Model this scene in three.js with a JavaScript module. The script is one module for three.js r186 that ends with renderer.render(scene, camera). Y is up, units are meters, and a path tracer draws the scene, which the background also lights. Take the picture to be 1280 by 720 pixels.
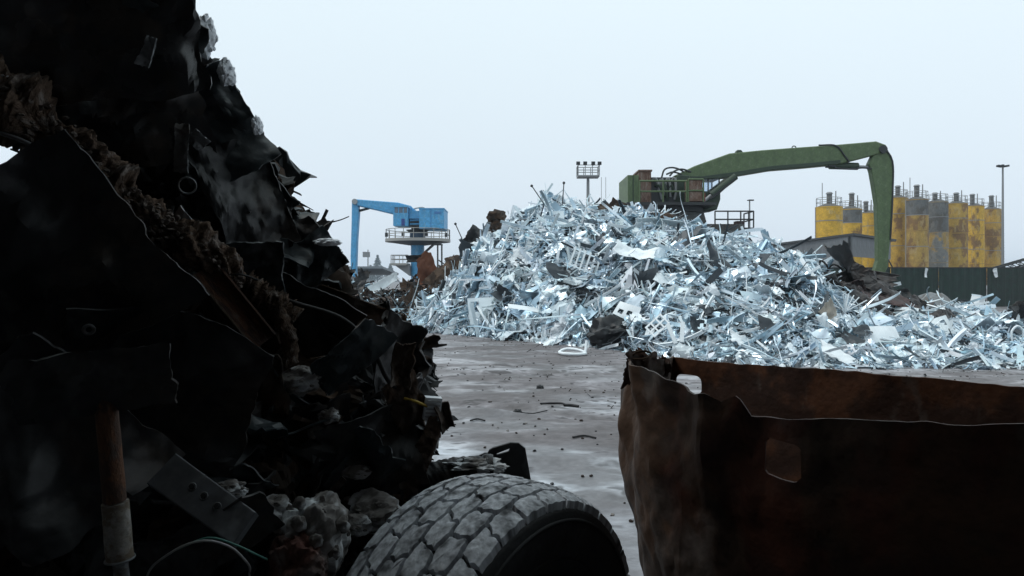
import * as THREE from 'three';
import { mergeGeometries, mergeVertices, toCreasedNormals } from 'three/addons/utils/BufferGeometryUtils.js';
import { ImprovedNoise } from 'three/addons/math/ImprovedNoise.js';

// ------------------------------------------------------------------ camera, sky, sun
const F = 870, CX = 640, CY = 350, EYE = 1.6;           // focal length and horizon in photo pixels, eye height in metres
const scene = new THREE.Scene();
const camera = new THREE.PerspectiveCamera(2 * Math.atan(360 / F) * 180 / Math.PI, 1280 / 720, 0.05, 2000);
camera.position.set(0, EYE, 0);
camera.lookAt(0, EYE, -10);
camera.setViewOffset(1280, 720, 0, 10, 1280, 720);
camera.updateProjectionMatrix();
scene.add(camera);

const renderer = new THREE.WebGLRenderer({ antialias: true });
renderer.setSize(1024, 576);
renderer.toneMapping = THREE.LinearToneMapping;
renderer.toneMappingExposure = 1.0;
renderer.shadowMap.enabled = true;

{ // overcast winter sky: pale cold grey, a little brighter overhead
  const W = 64, H = 64, d = new Float32Array(W * H * 4);
  for (let j = 0; j < H; j++) for (let i = 0; i < W; i++) {
    const el = ((j + 0.5) / H - 0.5) * Math.PI, s = Math.max(0, Math.sin(el));
    const az = (i + 0.5) / W * Math.PI * 2;
    const c = 1 + 0.02 * Math.sin(az * 2 + 1.3) + 0.015 * Math.sin(az * 3 + el * 4);
    const k = (i + j * W) * 4, b = c;
    d[k] = (0.745 + 0.24 * s) * b; d[k + 1] = (0.845 + 0.32 * s) * b; d[k + 2] = (0.945 + 0.26 * s) * b; d[k + 3] = 1;
  }
  const t = new THREE.DataTexture(d, W, H, THREE.RGBAFormat, THREE.FloatType);
  t.mapping = THREE.EquirectangularReflectionMapping; t.magFilter = t.minFilter = THREE.LinearFilter; t.wrapS = THREE.RepeatWrapping; t.needsUpdate = true;
  scene.background = t; scene.environment = t;
}
const sun = new THREE.DirectionalLight(new THREE.Color(1, 0.97, 0.93), 1.4);
sun.position.set(-34, 60, -16); sun.target.position.set(4, 0, -14);
sun.castShadow = true; sun.shadow.radius = 36; sun.shadow.mapSize.set(2048, 2048);
Object.assign(sun.shadow.camera, { left: -60, right: 60, top: 60, bottom: -60, near: 1, far: 220 });
scene.add(sun, sun.target);
scene.fog = new THREE.FogExp2(new THREE.Color(0.70, 0.80, 0.92), 0.0006);

// ------------------------------------------------------------------ helpers
function mulberry(a) { return () => { a |= 0; a = a + 0x6D2B79F5 | 0; let t = Math.imul(a ^ a >>> 15, 1 | a); t = t + Math.imul(t ^ t >>> 7, 61 | t) ^ t; return ((t ^ t >>> 14) >>> 0) / 4294967296; }; }
let R = mulberry(11);
const rr = (a, b) => a + (b - a) * R();
const pick = a => a[Math.floor(R() * a.length)];
const NS = new ImprovedNoise();
const nz = (x, y, z = 0) => NS.noise(x + 31.7, y + 17.3, z + 5.1);
const fbm = (x, y, z = 0, o = 4) => { let a = 1, s = 0, f = 1; for (let i = 0; i < o; i++) { s += a * nz(x * f, y * f, z * f + i * 7); a *= 0.5; f *= 2.03; } return s; };
const clamp = (x, a = 0, b = 1) => Math.min(b, Math.max(a, x));
const sst = (a, b, x) => { const t = clamp((x - a) / (b - a)); return t * t * (3 - 2 * t); };
const lerp = (a, b, t) => a + (b - a) * t;
function table(T, x, k) { if (x <= T[0][0]) return T[0][k]; for (let i = 1; i < T.length; i++) if (x <= T[i][0]) { const t = (x - T[i - 1][0]) / (T[i][0] - T[i - 1][0]); return lerp(T[i - 1][k], T[i][k], t); } return T[T.length - 1][k]; }
const V = (x, y, z) => new THREE.Vector3(x, y, z);
const at = (px, py, d) => V((px - CX) / F * d, EYE + (CY - py) / F * d, -d);   // a place in the yard from a sight line and a distance
const col = (r, g, b) => new THREE.Color().setRGB(r, g, b);

const names = {};
function numbered(n) { const c = names[n] || 0; names[n] = c + 1; return c ? n + '_' + String(c).padStart(3, '0') : n; }
function tag(o, label, category, group, kind) { o.userData.label = label; if (category) o.userData.category = category; if (group) o.userData.group = group; if (kind) o.userData.kind = kind; return o; }
function shadow(o) { o.castShadow = true; o.receiveShadow = true; return o; }
function mesh(name, geo, mat, parent = scene) { const m = shadow(new THREE.Mesh(geo, mat)); m.name = parent === scene ? numbered(name) : name; parent.add(m); return m; }
function thing(name, label, category, pos, group) { const g = new THREE.Group(); g.name = numbered(name); if (pos) g.position.copy(pos); tag(g, label, category, group); scene.add(g); return g; }
const ruts = [[-6.2, 0.10], [-7.9, 0.10], [-10.4, -0.16], [-12.0, -0.16], [-8.8, 0.32], [-5.0, -0.22]];
const rut = (x, z) => { let h = 0; for (const [z0, k] of ruts) { const d = z - z0 - k * x - 0.5 * nz(x * 0.13, z0), q = d / 0.2; if (q * q < 6) h += (0.022 * Math.exp(-((Math.abs(d) - 0.26) ** 2) / 0.006) - 0.045 * Math.exp(-q * q * q * q)) * (0.7 + 0.6 * nz(x * 1.7, z0)) ; } return h; };   // wheel tracks pressed in and frozen
const GX = (x, z) => rut(x, z) + 0.03 * fbm(x * 0.35, z * 0.35, 1, 3) + 0.016 * fbm(x * 2.2, z * 3.1, 4, 4) - 0.0;   // yard surface

// ---- textures (tileable value noise)
function hash(x, y, s) { let h = Math.imul(x, 374761393) + Math.imul(y, 668265263) + Math.imul(s, 974711); h = Math.imul(h ^ h >>> 13, 1274126177); return ((h ^ h >>> 16) >>> 0) / 4294967296; }
function vn(u, v, px, py, s) {
  const x = u * px, y = v * py, xi = Math.floor(x), yi = Math.floor(y); let fx = x - xi, fy = y - yi; fx = fx * fx * (3 - 2 * fx); fy = fy * fy * (3 - 2 * fy);
  const x0 = ((xi % px) + px) % px, x1 = (x0 + 1) % px, y0 = ((yi % py) + py) % py, y1 = (y0 + 1) % py;
  return lerp(lerp(hash(x0, y0, s), hash(x1, y0, s), fx), lerp(hash(x0, y1, s), hash(x1, y1, s), fx), fy);
}
function tf(u, v, px, py, o, s) { let a = 0.5, r = 0, n = 0; for (let i = 0; i < o; i++) { r += a * vn(u, v, px << i, py << i, s + i); n += a; a *= 0.55; } return r / n; }
function tex(size, fn, srgb = true, rep = 1) {
  const d = new Uint8Array(size * size * 4);
  for (let j = 0; j < size; j++) for (let i = 0; i < size; i++) {
    const c = fn(i / size, j / size), k = (i + j * size) * 4;
    for (let q = 0; q < 3; q++) { let x = typeof c === 'number' ? c : c[q]; x = clamp(x); if (srgb) x = x <= 0.0031308 ? x * 12.92 : 1.055 * Math.pow(x, 1 / 2.4) - 0.055; d[k + q] = x * 255; }
    d[k + 3] = 255;
  }
  const t = new THREE.DataTexture(d, size, size, THREE.RGBAFormat); t.wrapS = t.wrapT = THREE.RepeatWrapping; t.magFilter = THREE.LinearFilter; t.minFilter = THREE.LinearMipmapLinearFilter; t.generateMipmaps = true;
  t.repeat.set(rep, rep); if (srgb) t.colorSpace = THREE.SRGBColorSpace; t.needsUpdate = true; return t;
}
const mix3 = (a, b, t) => [lerp(a[0], b[0], t), lerp(a[1], b[1], t), lerp(a[2], b[2], t)];
const rustTex = (base, rust, pale, s, thr = 0.5, size = 512) => tex(size, (u, v) => {
  const a = tf(u, v, 4, 4, 6, s), b = tf(u, v, 16, 16, 4, s + 20), c = tf(u, v, 64, 64, 2, s + 40), e = tf(u, v, 9, 5, 5, s + 60);
  let k = mix3(base, rust, sst(thr - 0.07, thr + 0.07, a * 0.75 + b * 0.25)); k = mix3(k, pale, sst(0.6, 0.72, e) * 0.6);
  const g = 0.55 + 0.55 * b + 0.35 * (c - 0.5); return [k[0] * g, k[1] * g, k[2] * g];
});
const T = {};
T.bump = tex(512, (u, v) => 0.5 * tf(u, v, 16, 16, 5, 3) + 0.5 * tf(u, v, 64, 64, 3, 9), false);
T.rust = rustTex([0.045, 0.022, 0.015], [0.10, 0.042, 0.021], [0.12, 0.098, 0.086], 5);
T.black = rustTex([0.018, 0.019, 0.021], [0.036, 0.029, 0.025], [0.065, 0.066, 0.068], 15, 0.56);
T.teal = rustTex([0.030, 0.042, 0.048], [0.055, 0.062, 0.066], [0.12, 0.13, 0.14], 25, 0.54);
T.brownd = rustTex([0.036, 0.025, 0.019], [0.07, 0.042, 0.027], [0.13, 0.112, 0.10], 35, 0.5);
T.mud = rustTex([0.055, 0.038, 0.029], [0.12, 0.082, 0.060], [0.26, 0.23, 0.21], 45, 0.5);
T.grey = rustTex([0.18, 0.19, 0.20], [0.11, 0.10, 0.09], [0.28, 0.29, 0.30], 55, 0.55);
T.alu = tex(256, (u, v) => { const a = tf(u, v, 6, 6, 5, 71), b = tf(u, v, 48, 6, 3, 77); const g = 0.8 + 0.2 * a + 0.12 * (b - 0.5); return [g, g, g]; });
T.snow = tex(512, (u, v) => { const a = tf(u, v, 8, 8, 5, 81), b = tf(u, v, 50, 50, 2, 85); const c = tf(u, v, 12, 12, 5, 87), d = sst(0.44, 0.6, c) * 0.85; const g = 0.36 + 0.5 * a + 0.3 * (b - 0.4); return mix3([g * 0.97, g, g * 1.03], [0.11, 0.09, 0.075], d); });
T.rough = tex(512, (u, v) => 0.35 + 0.6 * tf(u, v, 10, 10, 5, 91), false);
const std = (o) => new THREE.MeshStandardMaterial({ side: THREE.DoubleSide, ...o });
const phy = (o) => new THREE.MeshPhysicalMaterial({ side: THREE.DoubleSide, ...o });
const M = {
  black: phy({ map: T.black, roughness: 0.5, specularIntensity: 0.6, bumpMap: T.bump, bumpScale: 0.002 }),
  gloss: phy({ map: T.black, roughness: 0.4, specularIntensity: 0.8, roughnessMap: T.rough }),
  teal: phy({ map: T.teal, roughness: 0.4, specularIntensity: 0.8, bumpMap: T.bump, bumpScale: 0.0015 }),
  brownd: phy({ map: T.brownd, roughness: 0.8, specularIntensity: 0.4, bumpMap: T.bump, bumpScale: 0.004 }),
  mud: phy({ map: T.mud, roughness: 0.95, specularIntensity: 0.3, bumpMap: T.bump, bumpScale: 0.012 }),
  grey: std({ map: T.grey, roughness: 0.5, metalness: 0.35, bumpMap: T.bump, bumpScale: 0.001 }),
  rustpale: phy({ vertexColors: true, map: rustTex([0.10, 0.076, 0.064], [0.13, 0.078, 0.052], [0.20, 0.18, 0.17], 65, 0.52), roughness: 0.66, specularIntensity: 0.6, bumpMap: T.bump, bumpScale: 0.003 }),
  rust: phy({ map: T.rust, roughness: 0.72, specularIntensity: 0.5, bumpMap: T.bump, bumpScale: 0.003 }),
  snow: std({ map: T.snow, roughness: 0.8, bumpMap: T.bump, bumpScale: 0.014 }),
  fresh: std({ color: col(0.78, 0.81, 0.85), roughness: 0.8, bumpMap: T.bump, bumpScale: 0.01 }),
  white: std({ color: col(0.72, 0.75, 0.78), roughness: 0.45 }),
  rubber: std({ color: col(0.012, 0.012, 0.013), roughness: 0.75 }),
  wire: phy({ color: col(0.015, 0.015, 0.016), roughness: 0.6, specularIntensity: 0.5 }),
};

// ---- shell from a grid of points: sheet metal with a real thickness and a rim
function gridShell(nu, nv, pos, thick, keep = null, uvScale = [1, 1], fold = 0.7) {
  const P = [], Nn = []; const id = (i, j) => j * (nu + 1) + i;
  for (let j = 0; j <= nv; j++) for (let i = 0; i <= nu; i++) P.push(pos(i / nu, j / nv));
  const a = V(), b = V();
  for (let j = 0; j <= nv; j++) for (let i = 0; i <= nu; i++) {
    a.subVectors(P[id(Math.min(i + 1, nu), j)], P[id(Math.max(i - 1, 0), j)]); b.subVectors(P[id(i, Math.min(j + 1, nv))], P[id(i, Math.max(j - 1, 0))]);
    Nn.push(V().crossVectors(a, b).normalize());
  }
  const p = [], uv = [], ix = []; const n = P.length, h = thick / 2;
  for (const s of [1, -1]) for (let q = 0; q < n; q++) { p.push(P[q].x + Nn[q].x * h * s, P[q].y + Nn[q].y * h * s, P[q].z + Nn[q].z * h * s); uv.push((q % (nu + 1)) / nu * uvScale[0], Math.floor(q / (nu + 1)) / nv * uvScale[1]); }
  const K = (i, j) => i >= 0 && j >= 0 && i < nu && j < nv && (!keep || keep(i, j));
  const rim = (q, r) => { const o = p.length / 3; for (const [v, s] of [[q, 1], [r, 1], [r, -1], [q, -1]]) { p.push(P[v].x + Nn[v].x * h * s, P[v].y + Nn[v].y * h * s, P[v].z + Nn[v].z * h * s); uv.push((v % (nu + 1)) / nu * uvScale[0] + (s < 0 ? thick : 0), Math.floor(v / (nu + 1)) / nv * uvScale[1]); } ix.push(o, o + 2, o + 1, o, o + 3, o + 2); };
  for (let j = 0; j < nv; j++) for (let i = 0; i < nu; i++) if (K(i, j)) {
    const A = id(i, j), B = id(i + 1, j), C = id(i + 1, j + 1), D = id(i, j + 1);
    ix.push(A, B, C, A, C, D, A + n, C + n, B + n, A + n, D + n, C + n);
    if (!K(i, j - 1)) rim(A, B); if (!K(i + 1, j)) rim(B, C); if (!K(i, j + 1)) rim(C, D); if (!K(i - 1, j)) rim(D, A);
  }
  const g = new THREE.BufferGeometry(); g.setAttribute('position', new THREE.Float32BufferAttribute(p, 3)); g.setAttribute('uv', new THREE.Float32BufferAttribute(uv, 2)); g.setIndex(ix);
  if (fold) return toCreasedNormals(g, fold);
  g.computeVertexNormals(); return g;
}
// crumpled sheet about 1 x 1 (scaled later), creased along random folds
function crumple(seed, o = {}) {
  const r = mulberry(seed), q = (a, b) => a + (b - a) * r();
  const { w = 1, h = 1, n = 18, folds = 6, amp = 0.28, curl = 0.8, lump = 0.12, tear = 0.22, thick = 0.012, fold = 0.75, dent = 0 } = o;
  const FL = []; for (let i = 0; i < folds; i++) { const t = q(0, 6.283); FL.push([Math.cos(t), Math.sin(t), q(-0.35, 0.35), q(0.3, 1) * amp * (r() < 0.5 ? -1 : 1)]); }
  const o1 = q(0, 90), c1 = curl * q(-1, 1), c2 = curl * q(-0.6, 0.6), ang = q(-0.5, 0.5);
  return gridShell(n, Math.max(4, Math.round(n * h / w)), (u, v) => {
    let x = u - 0.5, y = v - 0.5; const e = Math.max(Math.abs(x), Math.abs(y)) * 2;
    const th = Math.atan2(y, x), k = 1 - tear * e * e * (0.55 + 0.9 * fbm(Math.cos(th) * 2.1 + o1, Math.sin(th) * 2.1, o1, 4));
    x *= k * w; y *= k * h; let z = 0; const m = Math.min(w, h);
    for (const f of FL) { const d = x * f[0] / w + y * f[1] / h - f[2]; z += f[3] * Math.abs(d) * m; }
    z += lump * m * fbm(x / m * 2.2 + o1, y / m * 2.2, o1, 4);
    if (dent) z -= dent * m * (Math.abs(nz(x / m * 1.2 + o1, y / m * 1.2, o1 + 3)) * 2.6 + 0.3 * Math.abs(nz(x / m * 3.1 + o1, y / m * 3.1, o1)));
    const s = x * Math.cos(ang) + y * Math.sin(ang), t2 = -x * Math.sin(ang) + y * Math.cos(ang); const kk = c1 / w;
    let X = s, Z = z; if (Math.abs(kk) > 1e-3) { X = Math.sin(s * kk) * (1 / kk + z); Z = (1 - Math.cos(s * kk)) / kk + z * Math.cos(s * kk); }
    const k2 = c2 / h; let Y = t2, Z2 = Z; if (Math.abs(k2) > 1e-3) { Y = Math.sin(t2 * k2) * (1 / k2 + Z); Z2 = (1 - Math.cos(t2 * k2)) / k2 + Z * Math.cos(t2 * k2); }
    return V(X, Y, Z2);
  }, thick, null, [w, h], fold);
}
function tube(pts, rad, seg = 24, rs = 6, closed = false) { return new THREE.TubeGeometry(new THREE.CatmullRomCurve3(pts, closed), seg, rad, rs, closed); }
function lump(seed, rx, ry, rz, rough = 0.35, det = 3, f = 1.6, ridge = 0) {   // irregular clod
  let g = new THREE.IcosahedronGeometry(1, det); g.deleteAttribute('normal'); g.deleteAttribute('uv'); g = mergeVertices(g, 1e-5); const p = g.attributes.position, o = seed * 3.7; const uv = [];
  for (let i = 0; i < p.count; i++) { const x = p.getX(i), y = p.getY(i), z = p.getZ(i), k = 1 + rough * fbm(x * f + o, y * f, z * f, 5) + (ridge ? ridge * (0.5 - Math.abs(nz(x * 3.1 + o, y * 3.1, z * 3.1)) * 2 - Math.abs(nz(x * 7.3 + o, y * 7.3, z * 7.3))) : 0); p.setXYZ(i, x * k * rx, y * k * ry, z * k * rz); uv.push(x * rx + z * rz * 0.6, y * ry + z * rz * 0.5); }
  g.setAttribute('uv', new THREE.Float32BufferAttribute(uv, 2)); g.computeVertexNormals(); return toCreasedNormals(g, 0.9);
}
function box(w, h, d, x = 0, y = 0, z = 0, rx = 0, ry = 0, rz = 0) { const g = new THREE.BoxGeometry(w, h, d); if (rx) g.rotateX(rx); if (ry) g.rotateY(ry); if (rz) g.rotateZ(rz); g.translate(x, y, z); return g; }
function bar(a, b, r, rs = 6) { const d = V().subVectors(b, a), g = new THREE.CylinderGeometry(r, r, d.length(), rs); g.applyQuaternion(new THREE.Quaternion().setFromUnitVectors(V(0, 1, 0), d.clone().normalize())); g.translate((a.x + b.x) / 2, (a.y + b.y) / 2, (a.z + b.z) / 2); return g; }
function poly(pts, depth, z0 = 0, bevel = 0.03) { const s = new THREE.Shape(pts.map(p => new THREE.Vector2(p[0], p[1]))); const g = new THREE.ExtrudeGeometry(s, { depth: depth - 2 * bevel, bevelEnabled: bevel > 0, bevelSize: bevel, bevelThickness: bevel, bevelSegments: 1, steps: 1 }); g.translate(0, 0, z0 - depth / 2 + bevel); return g; }
const mrg = (...gs) => mergeGeometries(gs.flat().map(g => g.index ? g.toNonIndexed() : g).map(g => { for (const k of Object.keys(g.attributes)) if (!['position', 'normal', 'uv'].includes(k)) g.deleteAttribute(k); return g; }));

// ------------------------------------------------------------------ ground
{
  // one sheet, finely divided near the viewpoint and widening to the horizon
  const line = (lo, hi, step, far, grow) => { const a = []; for (let x = lo; x <= hi + 1e-6; x += step) a.push(x); let s = step, x = hi; while (x < far) { s *= grow; x += s; a.push(x); } s = step; x = lo; while (x > -far) { s *= grow; x -= s; a.unshift(x); } return a; };
  const xs = line(-6, 9, 0.07, 700, 1.13), zs = line(-15, 1, 0.07, 700, 1.13), p = [], uv = [], ix = [];
  for (const z of zs) for (const x of xs) { p.push(x, GX(x, z), z); uv.push(x / 7 + 0.03 * nz(x * 0.21, z * 0.21), z / 7); }
  for (let j = 0; j < zs.length - 1; j++) for (let i = 0; i < xs.length - 1; i++) { const a = j * xs.length + i; ix.push(a, a + xs.length, a + 1, a + 1, a + xs.length, a + xs.length + 1); }
  const cc = []; for (let i = 0; i < p.length; i += 3) { const x = p[i], z = p[i + 2], n = fbm(x * 0.5, z * 0.8, 7, 4), t = sst(-0.35, 0.35, (-z - 7.2) * 0.16 + n * 0.8); cc.push(lerp(1.08, 0.70, t), lerp(1.1, 0.655, t), lerp(1.12, 0.65, t)); }   // bare brown mud towards the heap, frost nearer
  const g = new THREE.BufferGeometry(); g.setAttribute('position', new THREE.Float32BufferAttribute(p, 3)); g.setAttribute('uv', new THREE.Float32BufferAttribute(uv, 2)); g.setAttribute('color', new THREE.Float32BufferAttribute(cc, 3)); g.setIndex(ix); g.computeVertexNormals();
  const f = (u, v) => { const a = tf(u, v, 3, 5, 6, 101), b = tf(u, v, 12, 26, 5, 111), c = tf(u, v, 90, 90, 3, 121), e = tf(u, v, 5, 14, 5, 131), k = tf(u, v, 40, 60, 3, 141); return [a, b, c, e, k]; };
  const ct = tex(2048, (u, v) => {
    const [a, b, c, e, k] = f(u, v);
    let r = mix3([0.150, 0.146, 0.152], [0.265, 0.268, 0.287], sst(0.35, 0.65, a * 0.6 + b * 0.4));          // trodden frozen mud
    r = mix3(r, [0.56, 0.59, 0.635], sst(0.50, 0.68, e * 0.4 + a * 0.15 + b * 0.45) * 0.75);                       // patches of frost and ice
    r = mix3(r, [0.055, 0.052, 0.054], sst(0.58, 0.68, b * 0.55 + k * 0.45) * 0.8);                             // dark dirt
    const g2 = 0.72 + 0.56 * c; return [r[0] * g2, r[1] * g2, r[2] * g2];
  });
  const bt = tex(1024, (u, v) => { const [a, b, c, e, k] = f(u, v); return 0.35 * b + 0.25 * k + 0.3 * c + 0.1 * a; }, false);
  const rt = tex(512, (u, v) => { const [a, b, c, e] = f(u, v); return lerp(0.9, 0.5, sst(0.45, 0.65, e)); }, false);
  const m = mesh('ground', g, std({ map: ct, vertexColors: true, bumpMap: bt, bumpScale: 0.03, roughnessMap: rt, roughness: 1 }));
  tag(m, 'frozen muddy scrapyard ground with frost patches', null, null, 'structure');
}

// ------------------------------------------------------------------ far setting
const mFar = {
  blue: std({ map: rustTex([0.09, 0.41, 0.74], [0.08, 0.35, 0.64], [0.20, 0.46, 0.68], 205, 0.6, 256), roughness: 0.5 }),
  green: std({ map: rustTex([0.098, 0.150, 0.060], [0.078, 0.120, 0.050], [0.14, 0.185, 0.10], 215, 0.58, 256), roughness: 0.55 }),
  dgreen: std({ color: col(0.022, 0.040, 0.022), roughness: 0.6 }),
  steel: std({ color: col(0.30, 0.31, 0.32), roughness: 0.5, metalness: 0.4 }),
  dark: std({ color: col(0.022, 0.024, 0.026), roughness: 0.6 }),
  pale: std({ color: col(0.32, 0.31, 0.29), roughness: 0.7 }),
  conc: std({ map: rustTex([0.10, 0.105, 0.105], [0.055, 0.05, 0.046], [0.16, 0.165, 0.165], 225, 0.55, 256), roughness: 0.9 }),
  rusty: std({ map: rustTex([0.14, 0.075, 0.05], [0.20, 0.13, 0.10], [0.30, 0.26, 0.22], 235, 0.5, 256), roughness: 0.85 }),
  glass: phy({ color: col(0.85, 0.9, 0.95), roughness: 0.05, transmission: 1, thickness: 0 }),
  sil: std({ color: col(0.22, 0.225, 0.23), roughness: 0.6 }),
};
// metres-true frame at a distance: px -> local x, py -> local y
function frame(D) { const k = D / F; return { k, x: px => (px - CX) * k, y: py => EYE + (CY - py) * k, p: (px, py) => [(px - CX) * k, EYE + (CY - py) * k] }; }
function local(g, base, geo) { geo.translate(-base.x, -base.y, -base.z); return geo; }

function rail(pts, h, r, mids = 1, step = 1.4) { // posts and rails along a broken line
  const out = []; for (let i = 0; i < pts.length - 1; i++) {
    const a = pts[i], b = pts[i + 1], L = a.distanceTo(b), n = Math.max(1, Math.round(L / step));
    for (let k = 0; k <= n; k++) { if (k === n && i < pts.length - 2) continue; const q = V().lerpVectors(a, b, k / n); out.push(bar(q, V(q.x, q.y + h, q.z), r, 5)); }
    for (let k = 1; k <= mids + 1; k++) { const u = V(0, h * k / (mids + 1), 0); out.push(bar(a.clone().add(u), b.clone().add(u), r, 5)); }
  } return out;
}

{ // green material handler on a pedestal behind the silver heap
  const D = 38, f = frame(D), base = V(f.x(855), 0, -D);
  const g = thing('material_handler_crane', 'olive green material handler with long bent boom above the silver scrap heap', 'crane', base);
  const part = (name, geo, mat, par = g) => mesh(name, (geo.translate(-base.x, 0, par === g || !par.userData.sub ? 0 : 0), geo), mat, par);
  const P = f.p, X = f.x, Y = f.y;
  const bx = (x0, y0, x1, y1, d, z = 0) => box(X(x1) - X(x0), Y(y0) - Y(y1), d, (X(x0) + X(x1)) / 2, (Y(y0) + Y(y1)) / 2, z);
  const boom = part('boom', poly([[843, 221], [867, 209.5], [910, 194], [950, 190], [989, 187], [1040, 183.5], [1092, 179], [1103, 183], [1097, 192], [1047, 205], [1000, 209.5], [962, 212.5], [912, 221], [870, 226], [848, 231]].map(q => P(...q)), 0.6, 0, 0.05), mFar.green);
  // stiffening plates along the boom's lower edge, darker weld strip
  part('boom_plate', poly([[870, 222.5], [912, 217], [962, 209], [1000, 206], [1047, 201.5], [1047, 205.2], [1000, 210], [962, 213], [912, 221.6], [870, 226.5]].map(q => P(...q)), 0.66, 0, 0.02), mFar.dgreen, g);
  part('boom_lug', poly([[918, 193], [921, 188.5], [925, 188.5], [928, 192]].map(q => P(...q)), 0.35, 0, 0.02), mFar.dgreen);
  part('lifting_eye', local(g, V(0, 0, 0), (() => { const t = new THREE.TorusGeometry(0.11, 0.03, 6, 12); t.translate(X(992.5), Y(185), 0); return t; })()), mFar.dgreen);
  const stick = part('stick', poly([[1091, 193], [1085, 206], [1088, 215], [1091, 232], [1094.5, 255], [1096, 297], [1096, 326], [1092, 340], [1085, 352], [1094, 352], [1102, 343], [1106.5, 334], [1109.5, 300], [1112.5, 250], [1113.5, 212], [1110, 195], [1104, 182.5], [1097, 184]].map(q => P(...q)), 0.42, 0.0, 0.04), mFar.green);
  part('pivot_pin', (() => { const c = new THREE.CylinderGeometry(0.22, 0.22, 0.76, 14); c.rotateX(Math.PI / 2); c.translate(X(1100), Y(188), 0); return c; })(), mFar.dark);
  const cyl = part('stick_cylinder', bar(V(...P(1037, 207), 0), V(...P(1072, 208), 0), 0.20, 10), mFar.dgreen);
  part('piston_rod', bar(V(...P(1070, 208), 0), V(...P(1088, 209), 0), 0.075, 8), mFar.steel);
  part('cylinder_bracket', bx(1034, 203.5, 1042, 209, 0.5), mFar.dark);
  for (const z of [0.75, -0.75]) { part('boom_cylinder', bar(V(...P(914, 223), z), V(...P(884, 246), z), 0.19, 10), mFar.dgreen); part('piston_rod', bar(V(...P(886, 244.5), z), V(...P(872, 256), z), 0.09, 8), mFar.steel); }
  for (const [pts, z] of [[[[1020, 183], [1042, 184], [1052, 196], [1058, 204]], 0.34], [[[905, 232], [880, 252], [890, 246], [912, 226]], 0.9], [[[1103, 186], [1112, 200], [1113, 240], [1110, 300]], 0.24], [[[1040, 211], [1060, 212.5], [1074, 211], [1086, 212]], 0.3]])
    part('hydraulic_hose', tube(pts.map(q => V(...P(...q), z)), 0.045, 18, 5), mFar.dark);
  for (const pts of [[[824, 224], [828, 214], [838, 211], [850, 214], [858, 220]], [[834, 222], [840, 216], [850, 213], [862, 216]], [[830, 220], [838, 217], [848, 219], [856, 224]]])
    part('hydraulic_hose', tube(pts.map((q, i) => V(...P(...q), 0.6 - 0.1 * i)), 0.05, 18, 5), mFar.dark);
  // upper structure
  part('deck', bx(777, 257.2, 884, 260.5, 3.6), mFar.dark);
  part('counterweight', bx(779, 224, 792, 257, 3.0), mFar.green);
  part('counterweight_rib', bx(784.8, 225, 786, 256, 3.06), mFar.dgreen);
  part('exhaust_column', bx(793.5, 218, 808, 257, 1.6, 0.5), mFar.rusty);
  part('exhaust_cap', bx(792.5, 217, 809, 219, 1.75, 0.5), mFar.rusty);
  part('engine', bx(808.5, 225, 838, 257, 2.4, -0.2), mFar.dark);
  for (let i = 0; i < 7; i++) part('engine_pipe', tube([V(...P(810 + i * 4, 230 + (i % 3) * 6), 1.05), V(...P(813 + i * 4, 226 + (i % 2) * 9), 1.2), V(...P(818 + i * 3.4, 236 + (i % 4) * 5), 1.15), V(...P(822 + i * 2.6, 252 - (i % 3) * 3), 1.05)], 0.07, 14, 5), i % 2 ? mFar.dgreen : mFar.sil);
  part('boom_mount', poly([[838, 258], [840, 232], [846, 221], [858, 222], [872, 232], [876, 258]].map(q => P(...q)), 1.5, -0.2, 0.04), mFar.dgreen);
  part('oil_tank', bx(851, 229, 867, 256, 0.9, 1.3), mFar.rusty);
  part('oil_tank_lid', bx(853, 226, 865, 229.2, 0.7, 1.3), mFar.dgreen);
  part('red_valve', bx(864, 246, 871, 256, 0.4, 1.5), std({ color: col(0.18, 0.045, 0.03), roughness: 0.7 }));
  { // cab: solid lower body, posts, roof and panes
    const cab = part('cab_body', poly([[868, 262], [868, 241], [897, 241], [897, 250], [893, 262], [880, 264]].map(q => P(...q)), 1.5, -0.35, 0.04), mFar.dgreen);
    const c = (n, geo, m) => { geo.translate(-base.x, 0, 0); return mesh(n, geo, m, cab); };
    c('cab_roof', bx(869, 222, 898, 224.5, 1.6, -0.35), mFar.dgreen);
    for (const x of [869.4, 883, 896.6]) for (const z of [-1.03, 0.33]) c('cab_post', bx(x - 0.7, 224.6, x + 0.7, 240.9, 0.07, z), mFar.dark);
    for (const [x0, x1] of [[870.2, 882.2], [883.8, 895.8]]) for (const z of [-1.03, 0.33]) c('window_pane', bx(x0, 224.7, x1, 240.8, 0.02, z), mFar.glass);
    c('seat', bx(877, 234, 881, 243, 0.5, -0.35), mFar.dark);
  }
  part('deck_railing', mrg(rail([V(X(792), Y(257), 1.78), V(X(848), Y(257), 1.78)], Y(232) - Y(257), 0.05, 1, 1.0)), mFar.green);
  part('deck_railing', mrg(rail([V(X(850), Y(257), 1.78), V(X(868), Y(257), 1.78)], Y(230) - Y(257), 0.045, 1, 0.8)), mFar.green);
  part('slew_ring', (() => { const c = new THREE.CylinderGeometry(1.25, 1.25, 0.3, 28); c.translate(X(850), Y(263.5), 0); return c; })(), mFar.dark);
  part('pedestal', (() => { const c = new THREE.CylinderGeometry(1.05, 1.75, Y(266.5) - 2.55, 20); c.translate(X(855), (Y(266.5) + 2.55) / 2, 0); return c; })(), mFar.conc);
  part('foundation_block', bx(812, 284, 914, 384, 4.4), mFar.conc);
  // side platform with railing and box
  part('side_platform', bx(884, 287.5, 928, 289.2, 1.6, 1.0), mFar.dark);
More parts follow.
